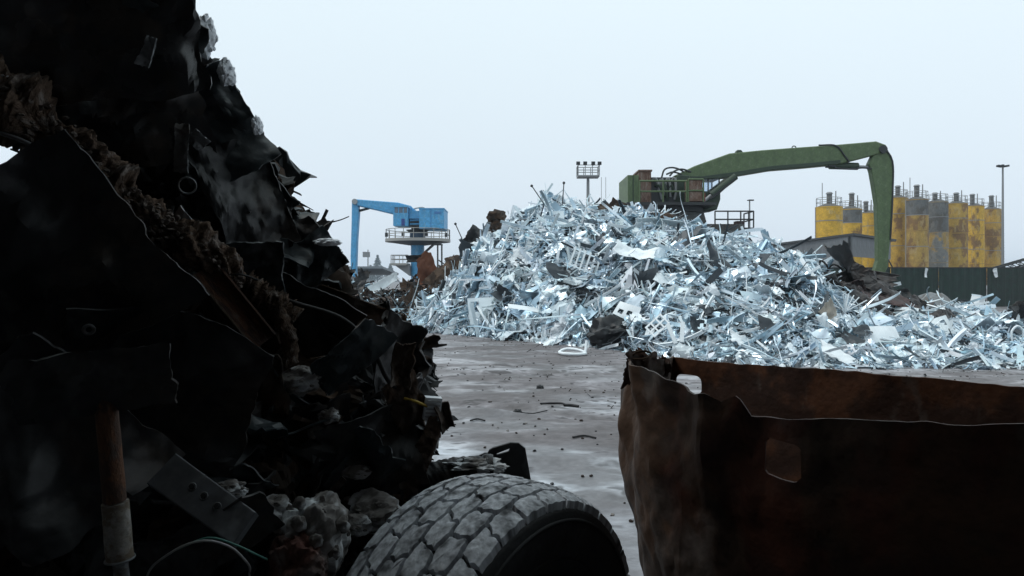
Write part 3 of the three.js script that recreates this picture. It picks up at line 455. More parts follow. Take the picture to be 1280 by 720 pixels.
{
  const heap = thing('scrap_heap', 'large heap of bright silver aluminium scrap across the yard', 'scrap heap', null); heap.userData.kind = 'stuff';
  // compacted inner mass
  const p = [], uv = [], ix = [], nx = 150, nzz = 60;
  for (let j = 0; j <= nzz; j++) for (let i = 0; i <= nx; i++) { const d = 12 + j / nzz * 21, px = 470 + i / nx * 1040, x = (px - CX) / F * d, z = -d, y = heapH(x, z); p.push(x, Math.max(-0.3, y - 0.30 + 0.12 * nz(x * 3.3, z * 3.3, 3)), z); uv.push(x, z); }
  for (let j = 0; j < nzz; j++) for (let i = 0; i < nx; i++) { const a = j * (nx + 1) + i; ix.push(a, a + 1, a + nx + 1, a + 1, a + nx + 2, a + nx + 1); }
  const g = new THREE.BufferGeometry(); g.setAttribute('position', new THREE.Float32BufferAttribute(p, 3)); g.setAttribute('uv', new THREE.Float32BufferAttribute(uv, 2)); g.setIndex(ix); g.computeVertexNormals();
  const core = mesh('heap_core', g, std({ map: T.grey, roughness: 0.7 }), heap); core.userData.kind = 'stuff';
  const lists = protos.map(() => [[], [], [], []]);
  const NP = 27000; R = mulberry(77);
  for (let i = 0; i < NP; i++) {
    const px = 505 + R() * 900, df = table(HT, px, 1), dr = table(HT, px, 2), t = Math.pow(R(), 0.9) * 1.12 - 0.03, d = df + t * (dr - df), x = (px - CX) / F * d, z = -d, y0 = heapH(x, z); if (y0 < -0.15) continue;
    if (px > 1040 && R() < 0.35) continue;
    const cl = nz(x * 0.9, z * 0.9, y0 * 0.9 + 12), cl2 = nz(x * 2.1 + 9, z * 2.1, y0 * 2 + 40);
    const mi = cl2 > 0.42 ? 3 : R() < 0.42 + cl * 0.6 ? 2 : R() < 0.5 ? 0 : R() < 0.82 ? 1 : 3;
    const k = proto(), pi = protos.indexOf(k), s = 0.44 * Math.exp(R() * R() * 1.7) * clamp(d / 19, 0.6, 1.15);
    const q = lay(heapH, x, z, 0.75), y = Math.max(0.03, y0 + rr(-0.26, 0.12));
    mt.compose(V(x, y, z), q, V(s * rr(0.7, 1.3), s, s)); lists[pi][mi].push(mt.clone());
  }
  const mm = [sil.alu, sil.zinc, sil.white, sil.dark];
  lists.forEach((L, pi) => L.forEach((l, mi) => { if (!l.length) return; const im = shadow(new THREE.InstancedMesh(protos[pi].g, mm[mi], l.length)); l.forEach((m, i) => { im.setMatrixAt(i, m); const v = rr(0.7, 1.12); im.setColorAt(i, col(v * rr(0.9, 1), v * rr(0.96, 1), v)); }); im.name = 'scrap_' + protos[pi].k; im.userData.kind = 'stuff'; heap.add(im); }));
}
{ // larger offcuts that can be told apart on the face of the heap
  R = mulberry(141);
  const zone = (px, d, df, dr) => { const t = (d - df) / (dr - df), v = t < 0.3 ? 'low' : t < 0.65 ? 'midway up' : 'high'; return v + (px < 640 ? ' on the left end of' : px < 760 ? ' below the floodlight mast on' : px < 900 ? ' below the green crane on' : px < 1030 ? ' below the lamp post on' : px < 1150 ? ' beside the dark sheets on' : ' near the fence on') + ' the silver heap'; };
  const kinds = {
    strip: ['scrap_strip', 'bent %c metal strip lying %z', 'metal strip', 'bright strips in the silver heap'],
    sheet: ['scrap_sheet', 'crumpled %c sheet offcut lying %z', 'sheet offcut', 'crumpled sheets in the silver heap'],
    profile: ['scrap_profile', 'folded %c channel offcut lying %z', 'channel offcut', 'channel offcuts in the silver heap'],
  };
  const big = { strip: [], sheet: [], profile: [] };
  for (let i = 0; i < 6; i++) { big.strip.push(ribbon(1100 + i, i % 2 ? 2.3 : 1.5, 0.05 + 0.025 * (i % 3), i % 2 ? 4.5 : 1.8, 2, 20, 0.008)); big.sheet.push(crumple(1120 + i, { w: 0.75, h: 0.45, n: 12, amp: 0.5, curl: 1.1, lump: 0.15, tear: 0.3, thick: 0.008, fold: 0.45 })); big.profile.push(channel(1140 + i, 1.3, 0.07)); }
  for (let i = 0; i < 270; i++) {
    const k = R() < 0.42 ? 'strip' : R() < 0.62 ? 'sheet' : 'profile';
    const px = rr(550, 1275), df = table(HT, px, 1), dr = table(HT, px, 2), d = df + Math.pow(R(), 1.1) * 0.97 * (dr - df), x = (px - CX) / F * d, z = -d, y = heapH(x, z) + 0.1; if (y < 0.05) continue;
    const cm = R() < 0.5 ? 'white' : R() < 0.75 ? 'alu' : 'zinc', m = mesh(kinds[k][0], pick(big[k]), sil[cm]); m.position.set(x, y, z); m.quaternion.copy(lay(heapH, x, z, 0.35)); m.scale.setScalar(rr(0.6, 1.35) * clamp(d / 20, 0.6, 1.1));
    tag(m, kinds[k][1].replace('%c', { white: 'white', alu: 'shiny', zinc: 'blue grey' }[cm]).replace('%z', zone(px, d, df, dr)), kinds[k][2], kinds[k][3]);
  }
}
// pieces with a place and look of their own
function special(name, geo, mat, px, py, rot, label, cat, lift = 0.1, scale = 1) { const p = hit(px, py), m = mesh(name, geo, mat); m.position.set(p.x, Math.max(p.y, 0.0) + lift, p.z + 0.12); m.rotation.set(...rot); m.scale.setScalar(scale); tag(m, label, cat); return m; }
special('long_strip', ribbon(1201, 1.5, 0.2, 0.5, 0.3, 14, 0.01), sil.white, 668, 396, [0.6, 0.1, -0.2], 'long pale strip low on the front of the silver heap', 'metal strip', 0.22, 0.95);
special('jutting_sheet', crumple(1202, { w: 1.1, h: 0.55, n: 14, amp: 0.25, curl: 0.5, tear: 0.15, thick: 0.01 }), sil.white, 792, 335, [-0.9, 0.1, 0.15], 'wide pale panel jutting over a dark hollow mid heap', 'metal panel', 0.3);
special('punched_plate', plateHoles(993), sil.white, 783, 400, [-0.4, -0.3, -0.5], 'pale plate with square holes right of the black bag', 'metal plate', 0.2, 0.95);
special('star_plate', crumple(1204, { w: 0.7, h: 0.4, n: 14, amp: 0.3, tear: 0.9, curl: 0.3, thick: 0.01 }), sil.white, 923, 431, [-0.7, 0.2, 0.1], 'jagged star shaped pale plate at the heap foot', 'metal plate', 0.12, 1.05);
special('smooth_sheet', crumple(1205, { w: 0.95, h: 0.42, n: 12, amp: 0.1, tear: 0.1, curl: 0.3, lump: 0.03, thick: 0.012 }), sil.white, 1097, 431, [-0.6, 0.25, 0.45], 'large smooth pale panel leaning among right hand scrap', 'metal panel', 0.22, 0.95);
special('flat_sheet', crumple(1206, { w: 0.85, h: 0.35, n: 12, amp: 0.15, tear: 0.3, curl: 0.3, thick: 0.01 }), sil.white, 1042, 453, [-0.9, 0.1, -0.25], 'pale torn sheet just above the rusty container rim', 'metal sheet', 0.16, 0.9);
special('tan_cover', crumple(1207, { w: 0.5, h: 0.4, n: 12, amp: 0.4, curl: 1.6, thick: 0.01 }), std({ color: col(0.30, 0.27, 0.23), roughness: 0.8 }), 1034, 401, [-0.4, 0.2, 0.3], 'tan crumpled cover in the right hand scrap', 'cover', 0.2, 0.9);
special('curved_sheet', crumple(1208, { w: 1.1, h: 0.5, n: 16, amp: 0.2, curl: 2.4, thick: 0.012 }), sil.dark, 898, 334, [-0.5, 0.4, -0.75], 'dark curled sheet high on the right slope of the heap', 'metal sheet', 0.2, 1.1);
special('blue_scrap', crumple(1209, { w: 0.9, h: 0.6, n: 12, amp: 0.5, curl: 1.2, thick: 0.012 }), std({ color: col(0.012, 0.035, 0.11), roughness: 0.5 }), 556, 400, [-0.7, 0.1, 0.1], 'dark blue crumpled sheet at left foot of the silver heap', 'metal sheet', 0.15, 0.9);
for (const [px, py, s, lb] of [[618, 292, 1.2, 'dark torn plate near the heap left shoulder'], [590, 318, 1.3, 'dark bent plate hanging on the left edge of the heap'], [960, 418, 0.55, 'dark sheet standing for a shaded hole low on the right heap slope'], [700, 345, 0.9, 'dark crumpled sheet standing for a shaded hollow in the middle of the heap'], [632, 380, 0.8, 'dark crumpled sheet standing for a shaded hollow low on the left heap face'], [850, 312, 0.9, 'dark sheet standing for a shaded hollow below the crane pedestal'], [1075, 420, 0.5, 'dark sheet standing for a shaded pocket behind the large smooth panel'], [1201, 386, 0.7, 'black lump beside the grey box at right'], [870, 415, 0.6, 'dark sheet standing for a shaded hollow above the pale crate']])
  special('dark_scrap_hollow', crumple(1300 + px, { w: 0.9, h: 0.6, n: 12, amp: 0.5, curl: 2, thick: 0.012 }), sil.dark, px, py, [rr(-1, 0), rr(-0.5, 0.5), rr(-0.8, 0.8)], lb, 'casing', 0.12, s);  // plates and a lump, plus dark sheets coloured to stand for shaded hollows
{ // comb-like rack
  const p = hit(731, 340), g = thing('slatted_rack', 'pale slatted rack tilted on the middle of the heap', 'rack', V(p.x, p.y + 0.25, p.z + 0.3)); g.rotation.set(-0.3, 0.2, -0.35);
  for (let i = 0; i < 6; i++) mesh('slat', box(0.045, 0.62, 0.03, -0.4 + i * 0.15, 0, 0), sil.white, g);
  for (const y of [-0.25, 0.25]) mesh('cross_bar', box(0.86, 0.035, 0.025, -0.02, y, -0.03), sil.alu, g);
}
{ // crate grid
  const p = hit(819, 420), g = thing('crate_frame', 'pale open crate frame at the foot of the heap', 'crate frame', V(p.x, Math.max(p.y, 0) + 0.24, p.z + 0.25)); g.rotation.set(-0.5, -0.5, 0.6); g.scale.setScalar(0.75);
  for (const y of [-0.2, 0, 0.2]) mesh('bar', box(0.62, 0.05, 0.03, 0, y, 0), sil.white, g); for (const x of [-0.28, -0.1, 0.1, 0.28]) mesh('bar', box(0.045, 0.44, 0.026, x, 0, 0.014), sil.white, g);
}
{ // bent window frame on the ground before the heap
  const d = EYE * F / (443 - CY), p = at(717, 443, d), g = thing('bent_metal_loop', 'white bent metal loop lying on ground before heap', 'metal loop', V(p.x, GX(p.x, p.z), p.z));
  mesh('loop', tube([V(-0.3, 0.05, 0), V(-0.22, 0.04, 0.3), V(0.1, 0.03, 0.32), V(0.24, 0.04, 0.2), V(0.1, 0.09, 0), V(-0.15, 0.1, -0.1)], 0.035, 40, 6, true), sil.white, g);
  mesh('upright', tube([V(0.22, 0.03, 0.22), V(0.25, 0.16, 0.15), V(0.27, 0.3, 0.1)], 0.03, 8, 6), sil.white, g);
}
{ // black bag; dark curled sheet coloured as the shaded hollow under the pale panel
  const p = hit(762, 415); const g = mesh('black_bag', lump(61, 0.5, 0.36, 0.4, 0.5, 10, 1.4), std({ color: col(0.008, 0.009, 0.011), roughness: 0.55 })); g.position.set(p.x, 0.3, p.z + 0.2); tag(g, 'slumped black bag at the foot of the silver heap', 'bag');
  const q = hit(812, 355); const h = mesh('dark_hollow_sheet', crumple(1330, { w: 1.2, h: 0.6, n: 14, amp: 0.2, curl: 3.4, thick: 0.02 }), sil.dark); h.position.set(q.x, q.y + 0.05, q.z + 0.1); h.rotation.set(0.2, 0.3, 0.3); tag(h, 'dark curled sheet standing for the shaded hollow under the wide pale panel', 'drum');
}
{ // grey box, bent pipes, rods on the right
  const p = hit(1222, 384), g = thing('grey_box', 'pale grey metal box tilted near the green fence', 'box', V(p.x, Math.max(0, p.y) + 0.22, p.z)); g.rotation.set(0.15, 0.5, -0.3);
  mesh('body', box(0.36, 0.34, 0.3), sil.white, g); mesh('lid', box(0.38, 0.03, 0.32, 0, 0.186, 0), sil.alu, g);
  const q = hit(1126, 405), a = mesh('bent_pipe', tube([V(-0.35, 0.02, 0), V(-0.15, 0.2, 0), V(0.15, 0.32, 0), V(0.26, 0.28, 0), V(0.3, 0.02, 0)], 0.02, 30, 6), sil.white); a.position.set(q.x, Math.max(0, q.y), q.z + 0.1); tag(a, 'thin white pipe bent in an arch before dark sheets', 'pipe');
  const w = hit(1268, 428), b = mesh('arched_handle', tube([V(-0.12, 0, 0), V(-0.12, 0.26, 0), V(0, 0.36, 0), V(0.11, 0.26, 0), V(0.11, 0, 0)], 0.022, 24, 6), sil.white); b.position.set(w.x, Math.max(0, w.y), w.z + 0.1); tag(b, 'small white arched handle at the right edge of scrap', 'handle');
  const r0 = hit(1054, 392), f = thing('rod_bundle', 'fan of thin pale rods sticking up in right hand scrap', 'rod bundle', V(r0.x, Math.max(0, r0.y), r0.z + 0.1)); for (let i = 0; i < 9; i++) { const t = -0.9 + i * 0.22; mesh('rod', bar(V(0, 0, 0), V(Math.sin(t) * 0.55, Math.cos(t) * 0.42, rr(-0.1, 0.2)), 0.014, 5), sil.white, f); }
  const st = [[838, 432, 0.3, 'first short pale bar leaning right of the crate frame'], [851, 430, -0.15, 'second short pale bar leaning right of the crate frame']]; for (const [px, py, t, lb] of st) special('short_bar', box(0.09, 0.5, 0.04), sil.white, px, py, [-0.4, 0, t], lb, 'metal bar', 0.26, 0.9);
}
{ // thin rods sticking out of the heap's crest
  for (const [px, py, a, L, lb] of [[692, 250, 0.75, 1.1, 'thin dark rod sticking up left of floodlight mast'], [702, 246, -0.1, 0.8, 'upright thin rod at the heap crest'], [583, 288, 0.6, 0.7, 'thin rod with knob on the left shoulder of the heap']]) { const p = hit(px, py + 12), m = mesh('thin_rod', mrg(bar(V(0, -0.3, 0), V(-Math.sin(a) * L, Math.cos(a) * L, 0), 0.018, 5), lump(px, 0.05, 0.05, 0.05, 0.2, 1).translate(-Math.sin(a) * L, Math.cos(a) * L, 0)), mFar.dark); m.position.copy(p); tag(m, lb, 'rod'); }
  const p = at(621, 273, 24.6), m = mesh('dark_clump', mrg(lump(91, 0.34, 0.22, 0.3, 0.5, 3).translate(-0.02, 0.14, 0), lump(92, 0.27, 0.3, 0.25, 0.5, 3).translate(0.03, -0.2, 0)), M.brownd); m.position.copy(p); m.position.y -= 0.05; tag(m, 'dark lump perched on the left shoulder of the heap', 'scrap lump');
  for (const [px, py, s, lb] of [[754, 262, 0.8, 'dark bent plate on the crest left of the green crane'], [772, 261, 0.7, 'rusty plate on the crest beside the green counterweight'], [833, 272, 0.9, 'dark rusty plate under the crane deck']]) special('crest_plate', crumple(1400 + px, { w: 1, h: 0.45, n: 10, amp: 0.4, curl: 1, thick: 0.015 }), M.brownd, px, py + 6, [-0.4, 0.2, 0.1], lb, 'metal plate', 0.25, s);
}
// ------------------------------------------------------------------ dark crushed sheets right of the heap
{
  const bm = std({ map: rustTex([0.030, 0.027, 0.027], [0.045, 0.034, 0.031], [0.085, 0.08, 0.08], 410, 0.5, 256), roughness: 0.55 }), rd = std({ map: rustTex([0.035, 0.017, 0.016], [0.05, 0.02, 0.018], [0.05, 0.04, 0.038], 420, 0.5, 256), roughness: 0.6 });
  const S = [[1048, 347, 20.5, 80, 42, -0.5, 0.3, bm, 'dark crushed car body at right shoulder of silver heap', 'crushed body'], [1074, 352, 20, 60, 26, -0.55, 0.5, bm, 'dark folded sheet sloping down from the crushed body', 'metal sheet'], [1098, 374, 18.5, 56, 20, -0.08, 0.4, rd, 'dark red brown panel lying before the dark sheets', 'metal panel'], [1130, 373, 19, 92, 34, -0.32, 0.5, bm, 'long dark sheet sloping towards the green fence', 'metal sheet'], [1105, 386, 17.5, 90, 16, -0.1, 0.6, bm, 'low dark sheet edge under the red brown panel', 'metal sheet'], [1180, 392, 17, 60, 14, 0.05, 0.8, bm, 'flat dark sheet among scrap by the fence', 'metal sheet'], [1266, 398, 17, 55, 34, 0.15, 0.5, M.black, 'black crumpled lump at the right edge by fence', 'scrap lump']];
  S.forEach((s, i) => { const k = s[2] / F, m = mesh('crushed_sheet', crumple(1500 + i * 7, { w: s[3] * k * 1.1, h: s[4] * k * 1.15, n: 24, amp: 0.6, folds: 9, curl: 0.9, lump: 0.18, tear: 0.22, thick: 0.02, fold: 0.3 }), s[7]); m.position.copy(at(s[0], s[1], s[2])); m.rotation.set(-s[6], 0.15, s[5]); tag(m, s[8], s[9]); });
  const sp = at(1122, 366, 20), sup = mesh('scrap_heap', lump(71, 2.6, 0.75, 0.9, 0.5, 26, 1.6), bm); sup.position.set(sp.x - 0.5, 0.1, sp.z - 1.1); tag(sup, 'dark mass of crushed scrap beneath the dark sheets', 'scrap heap', null, 'stuff');
  R = mulberry(207); const cg = []; for (let i = 0; i < 5; i++) cg.push(crumple(1560 + i, { w: 1.3, h: 0.6, n: 18, amp: 0.6, folds: 9, curl: 1.2, lump: 0.15, tear: 0.3, thick: 0.015, fold: 0.3 }));
  for (let i = 0; i < 16; i++) { const px = rr(1028, 1165), m = mesh('crushed_sheet', pick(cg), pick([bm, bm, rd, M.black])); m.position.copy(at(px, lerp(345, 388, (px - 1028) / 137) + rr(-4, 12), rr(18.6, 20.6))); m.rotation.set(rr(-1, 0.1), rr(-0.4, 0.4), -0.4 + rr(-0.5, 0.5)); m.scale.setScalar(rr(0.45, 1)); tag(m, 'dark creased sheet ' + (px < 1075 ? 'on the crushed body below the shed' : px < 1120 ? 'under the crane stick tip' : 'before the green fence'), 'metal sheet', 'creased dark sheets right of the heap'); }
  for (const [a, b, c, lb] of [[1022, 1026, 1034, 'dark wire loop rising from the right shoulder of the heap'], [1030, 1040, 1060, 'dark cable arched over the crushed body']]) { const m = mesh('cable', tube([at(a, 350, 20.4), at(b, 326 + (c - 1034) * 0.2, 20.4), at(b + 8, 333, 20.2), at(c, 346, 20.2)], 0.03, 24, 5), M.wire); tag(m, lb, 'cable'); }
}
// ------------------------------------------------------------------ rusty dark scrap between the near heap and the silver heap
const DT = [[380, 24, 30, 0.2], [400, 23.5, 30, 0.7], [430, 22.5, 29, 1.0], [445, 22, 28, 1.4], [470, 22, 29, 0.95], [500, 22.5, 29, 0.9], [530, 23, 30, 1.4], [560, 23, 30, 1.9], [590, 24, 30, 2.3], [615, 25, 30, 2.6], [640, 26, 30, 2.6], [680, 27, 30, 0.4]];
function darkH(x, z) { const d = -z, px = CX + F * x / d, df = table(DT, px, 1), dr = table(DT, px, 2), h = table(DT, px, 3), t = (d - df) / (dr - df); let y = t < 0 ? -0.4 : t < 1 ? h * Math.sin(t * Math.PI / 2) : h * Math.max(0, 1 - ((d - dr) / 4) ** 2); return y + 0.2 * fbm(x * 0.8, z * 0.8, 6, 3) * clamp(t * 4); }
{
  const heap = thing('scrap_heap', 'dark rusty scrap heap left of the silver heap', 'scrap heap', null); heap.userData.kind = 'stuff';
  const p = [], uv = [], ix = [], nx = 60, nn = 30; for (let j = 0; j <= nn; j++) for (let i = 0; i <= nx; i++) { const d = 21.5 + j / nn * 13, px = 372 + i / nx * 320, x = (px - CX) / F * d; p.push(x, Math.max(-0.3, darkH(x, -d) - 0.12), -d); uv.push(x, d); }
  for (let j = 0; j < nn; j++) for (let i = 0; i < nx; i++) { const a = j * (nx + 1) + i; ix.push(a, a + 1, a + nx + 1, a + 1, a + nx + 2, a + nx + 1); }
  const g = new THREE.BufferGeometry(); g.setAttribute('position', new THREE.Float32BufferAttribute(p, 3)); g.setAttribute('uv', new THREE.Float32BufferAttribute(uv, 2)); g.setIndex(ix); g.computeVertexNormals(); mesh('heap_core', g, M.brownd, heap).userData.kind = 'stuff';
  R = mulberry(311); const L = protos.map(() => [[], [], [], []]), mm = [M.black, M.brownd, sil.zinc, std({ color: col(0.10, 0.055, 0.035), roughness: 0.85 })];
  for (let i = 0; i < 2600; i++) { const px = rr(385, 640), df = table(DT, px, 1), dr = table(DT, px, 2), d = df + R() * (dr - df) * 1.08, x = (px - CX) / F * d, z = -d, k = proto(), y = Math.max(0.03, darkH(x, z) + rr(-0.05, 0.12)); if (px > 600 && d < 25.5) continue; const s = rr(0.7, 1.6); mt.compose(V(x, y, z), lay(darkH, x, z, 0.7), V(s, s, s)); const q = R(); L[protos.indexOf(k)][q < 0.4 ? 0 : q < 0.68 ? 1 : q < 0.86 ? 2 : 3].push(mt.clone()); }
  L.forEach((a, pi) => a.forEach((l, mi) => { if (!l.length) return; const im = shadow(new THREE.InstancedMesh(protos[pi].g, mm[mi], l.length)); l.forEach((m, i) => { im.setMatrixAt(i, m); const v = rr(0.6, 1.2); im.setColorAt(i, col(v, v, v)); }); im.name = 'scrap_' + protos[pi].k; im.userData.kind = 'stuff'; heap.add(im); }));
  const geos = []; for (let i = 0; i < 6; i++) geos.push(crumple(1600 + i, { w: 1.4, h: 0.8, n: 16, amp: 0.4, folds: 7, curl: 1.2, lump: 0.2, tear: 0.35, thick: 0.015, fold: 0.5 }));
  for (let i = 0; i < 46; i++) { const px = rr(440, 618), df = table(DT, px, 1), dr = table(DT, px, 2), d = df + R() * (dr - df), x = (px - CX) / F * d, m = mesh('rusty_sheet', pick(geos), pick([M.black, M.brownd, M.brownd, std({ color: col(0.07, 0.045, 0.035), roughness: 0.85 })])); m.position.set(x, darkH(x, -d) + 0.12, -d); m.quaternion.copy(lay(darkH, x, -d, 0.5)); m.scale.setScalar(rr(0.5, 1.15)); tag(m, 'dark torn sheet in the rusty scrap ' + (d - df < (dr - df) * 0.5 ? 'front, ' : 'rear, ') + (px < 470 ? 'below the conifers' : px < 515 ? 'left of the blue crane column' : px < 560 ? 'below the blue crane' : 'beside the silver heap'), 'metal sheet', 'torn sheets in the rusty heap'); }
  const S = [[534, 338, 26, 34, 34, 0.2, std({ color: col(0.17, 0.065, 0.035), roughness: 0.85 }), 'orange brown rusted box before the blue crane column', 'rusted box'], [524, 324, 26, 36, 10, 0.1, M.black, 'black plate lying over the rusted box', 'metal plate'], [552, 343, 25.5, 50, 22, 0.75, M.mud, 'brownish sheet sloping up right of the rusted box', 'metal sheet'], [478, 356, 27, 46, 12, 0.1, sil.white, 'snowy pale sheet left of the blue crane column', 'metal sheet'], [452, 352, 24, 15, 34, 0.2, M.black, 'black upright torn plate left in the rusty scrap', 'metal plate'], [590, 300, 27, 40, 24, 0.6, M.black, 'black torn sheet on the upper left edge of the heap', 'metal sheet'], [575, 330, 25.6, 40, 40, 0.5, M.brownd, 'dark curled sheet at the join of the two heaps', 'metal sheet']];
  S.forEach((s, i) => { const k = s[2] / F, m = mesh('rusty_plate', crumple(1700 + i, { w: s[3] * k, h: s[4] * k, n: 14, amp: 0.35, curl: 0.7, tear: 0.25, thick: 0.02, fold: 0.5 }), s[6]); m.position.copy(at(s[0], s[1], s[2])); m.rotation.set(-0.3, 0.1, s[5]); tag(m, s[7], s[8]); });
  const sn = mesh('snow_heap', lump(75, 1.5, 0.7, 0.9, 0.35, 12), M.snow), q = at(414, 372, 34); sn.position.set(q.x, 0.2, q.z); tag(sn, 'low snowy heap before the warehouse', 'snow heap');
  const br = thing('barrel', 'small blue barrel before the warehouse', 'barrel', V(at(425, 372, 32).x, 0, -32)); { const c = new THREE.CylinderGeometry(0.3, 0.3, 0.95, 18); c.translate(0, 0.475, 0); mesh('drum', c, std({ color: col(0.03, 0.10, 0.28), roughness: 0.5 }), br); for (const y of [0.03, 0.48, 0.93]) { const t = new THREE.TorusGeometry(0.3, 0.018, 6, 20); t.rotateX(Math.PI / 2); t.translate(0, y, 0); mesh('hoop', t, std({ color: col(0.03, 0.09, 0.25), roughness: 0.5 }), br); } }
  const ye = mesh('yellow_hose', tube([at(418, 384, 22.4), at(430, 372, 22.4), at(437, 358, 22.6), at(440, 364, 22.6), at(438, 376, 22.6)], 0.035, 24, 6), std({ color: col(0.42, 0.36, 0.12), roughness: 0.7 })); tag(ye, 'pale yellow hose draped on the rusty scrap', 'hose');
}

// ------------------------------------------------------------------ near left heap
const XR = [[-0.3, -0.30], [0.3, -0.36], [0.65, -0.50], [0.88, -0.44], [1.11, -0.41], [1.28, -0.46], [1.38, -0.58], [1.47, -0.72], [1.55, -0.86], [1.755, -0.93], [2.02, -1.10], [2.345, -1.30], [2.686, -1.56], [3.3, -2.12], [3.9, -2.6], [4.2, -3.4]];
function nearPt(s, Y) { // s: along the heap's foot from the left, round the corner and back; Y: height
  const e = table(XR, Y, 1), f = Y < 1.2 ? (1.2 - Y) * 0.22 : 0;
  const C = [[e - 2.4, -1.55 + f], [e - 0.95, -2.05 + f], [e - 0.28, -2.45 + f], [e, -2.8 + f * 0.5], [e - 0.15, -3.3], [e - 0.9, -4.0], [e - 2.4, -4.4]];
  const t = clamp(s, 0, 0.9999) * 6, i = Math.floor(t), u = t - i, g = k => C[clamp(k, 0, 6)];
  const cr = k => { const a = g(i - 1)[k], b = g(i)[k], c = g(i + 1)[k], d = g(i + 2)[k]; return 0.5 * (2 * b + (c - a) * u + (2 * a - 5 * b + 4 * c - d) * u * u + (3 * b - a - 3 * c + d) * u * u * u); };
  const x = cr(0), z = cr(1), n = 0.16 * fbm(x * 1.7, Y * 1.7, z * 1.7, 4);
  return V(x + n * 0.5, Y, z + n);
}
const nearN = (s, Y) => { const a = nearPt(s + 0.02, Y).sub(nearPt(s - 0.02, Y)), b = nearPt(s, Y + 0.05).sub(nearPt(s, Y - 0.05)); return V().crossVectors(b, a).normalize().multiplyScalar(-1); };
{
  const heap = thing('scrap_heap', 'towering black heap of crushed car scrap at near left', 'scrap heap', null); heap.userData.kind = 'stuff';
  const hole = at(8, 182, 1).sub(V(0, EYE, 0)).normalize();
  const nu = 90, nv = 70, q = V();
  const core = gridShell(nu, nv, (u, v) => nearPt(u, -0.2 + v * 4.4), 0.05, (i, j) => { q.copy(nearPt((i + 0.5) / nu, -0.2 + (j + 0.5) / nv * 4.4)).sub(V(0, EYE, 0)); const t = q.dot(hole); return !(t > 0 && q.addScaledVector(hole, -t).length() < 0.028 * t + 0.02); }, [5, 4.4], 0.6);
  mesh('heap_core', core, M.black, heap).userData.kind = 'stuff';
  R = mulberry(401);
  const gs = []; for (let i = 0; i < 8; i++) gs.push(crumple(1800 + i, { w: 0.3, h: 0.2 + 0.02 * i, n: 12, amp: 0.5, folds: 6, curl: 1.6, lump: 0.25, tear: 0.4, thick: 0.004, fold: 0.45 }));
  for (let i = 0; i < 4; i++) gs.push(lump(30 + i, 0.06, 0.05, 0.05, 0.6, 2)); for (let i = 0; i < 4; i++) gs.push(ribbon(1830 + i, 0.5, 0.02, 4, 4, 16, 0.004));
  const mm = [M.black, M.teal, M.brownd, M.mud, M.grey], W = [0.5, 0.66, 0.9, 0.975, 1], L = gs.map(() => mm.map(() => []));
  for (let i = 0; i < 1500; i++) {
    const s = rr(0.08, 0.72), Y = rr(0.1, 3.2), p = nearPt(s, Y), n = nearN(s, Y), edge = s > 0.36 && s < 0.62, gi = Math.floor(R() * (edge ? 8 : gs.length)), r = R(), wd = edge ? 0.3 : 0.8; let mi = W.findIndex(w => r <= w);
    if (hole.clone().multiplyScalar(p.clone().sub(V(0, EYE, 0)).dot(hole)).distanceTo(p.clone().sub(V(0, EYE, 0))) < 0.28) continue;
    p.addScaledVector(n, rr(-0.02, 0.05)); n.x += rr(-wd, wd); n.y += rr(-wd, wd); n.z += rr(-wd, wd); n.normalize();
    const k = rr(0.5, 1.3) * (edge ? 0.75 : 1); mt.compose(p, new THREE.Quaternion().setFromUnitVectors(V(0, 0, 1), n).multiply(new THREE.Quaternion().setFromAxisAngle(V(0, 0, 1), R() * 6.28)), V(k, k, k)); L[gi][mi].push(mt.clone());
  }
  L.forEach((a, gi) => a.forEach((l, mi) => { if (!l.length) return; const im = shadow(new THREE.InstancedMesh(gs[gi], mm[mi], l.length)); l.forEach((m, i) => { im.setMatrixAt(i, m); const v = rr(0.5, 1.2); im.setColorAt(i, col(v, v, v)); }); im.name = 'scrap_fragment'; im.userData.kind = 'stuff'; heap.add(im); }));
}
// sheets that can be told apart: sight column, row, distance, width and height in px at that distance, turn, tilt x, tilt y
function near(name, o, mat, px, py, d, w, h, rot, label, cat) { const k = d / F, m = mesh(name, crumple(o.seed, { w: w * k, h: h * k, n: 34, amp: 0.25, folds: 6, curl: 0.8, lump: 0.1, tear: 0.1, dent: 0.12, thick: 0.005, fold: 0.5, ...o }), mat); m.position.copy(at(px, py, d)); m.rotation.set(...rot); tag(m, label, cat); return m; }
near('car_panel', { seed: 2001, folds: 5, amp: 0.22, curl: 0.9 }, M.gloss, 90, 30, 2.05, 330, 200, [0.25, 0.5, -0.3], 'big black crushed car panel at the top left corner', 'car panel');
near('car_panel', { seed: 2014, folds: 5, amp: 0.3 }, M.teal, 165, 45, 2.2, 170, 110, [0.35, 0.55, -0.25], 'dull sheen of a creased panel near the heap top', 'car panel');
near('car_panel', { seed: 2003, folds: 4, amp: 0.2 }, M.gloss, 150, 150, 2.25, 200, 120, [0.2, 0.4, 0.35], 'black panel with soft bluish sheen above the mud caked beam', 'car panel');
near('car_panel', { seed: 2004, folds: 5, amp: 0.2, curl: 1 }, M.teal, 262, 165, 2.5, 140, 120, [-0.2, 0.55, -0.5], 'dark teal panel on the upper right flank of heap', 'car panel');
near('car_panel', { seed: 2005, folds: 5, amp: 0.25 }, M.black, 200, 60, 2.5, 90, 170, [0, 0.5, 0.45], 'black torn edge panel on the skyline of heap', 'car panel');
near('car_panel', { seed: 2006, folds: 6 }, M.black, 300, 255, 2.6, 120, 150, [0, 0.5, 0.35], 'black buckled panel on the right skyline below the teal one', 'car panel');
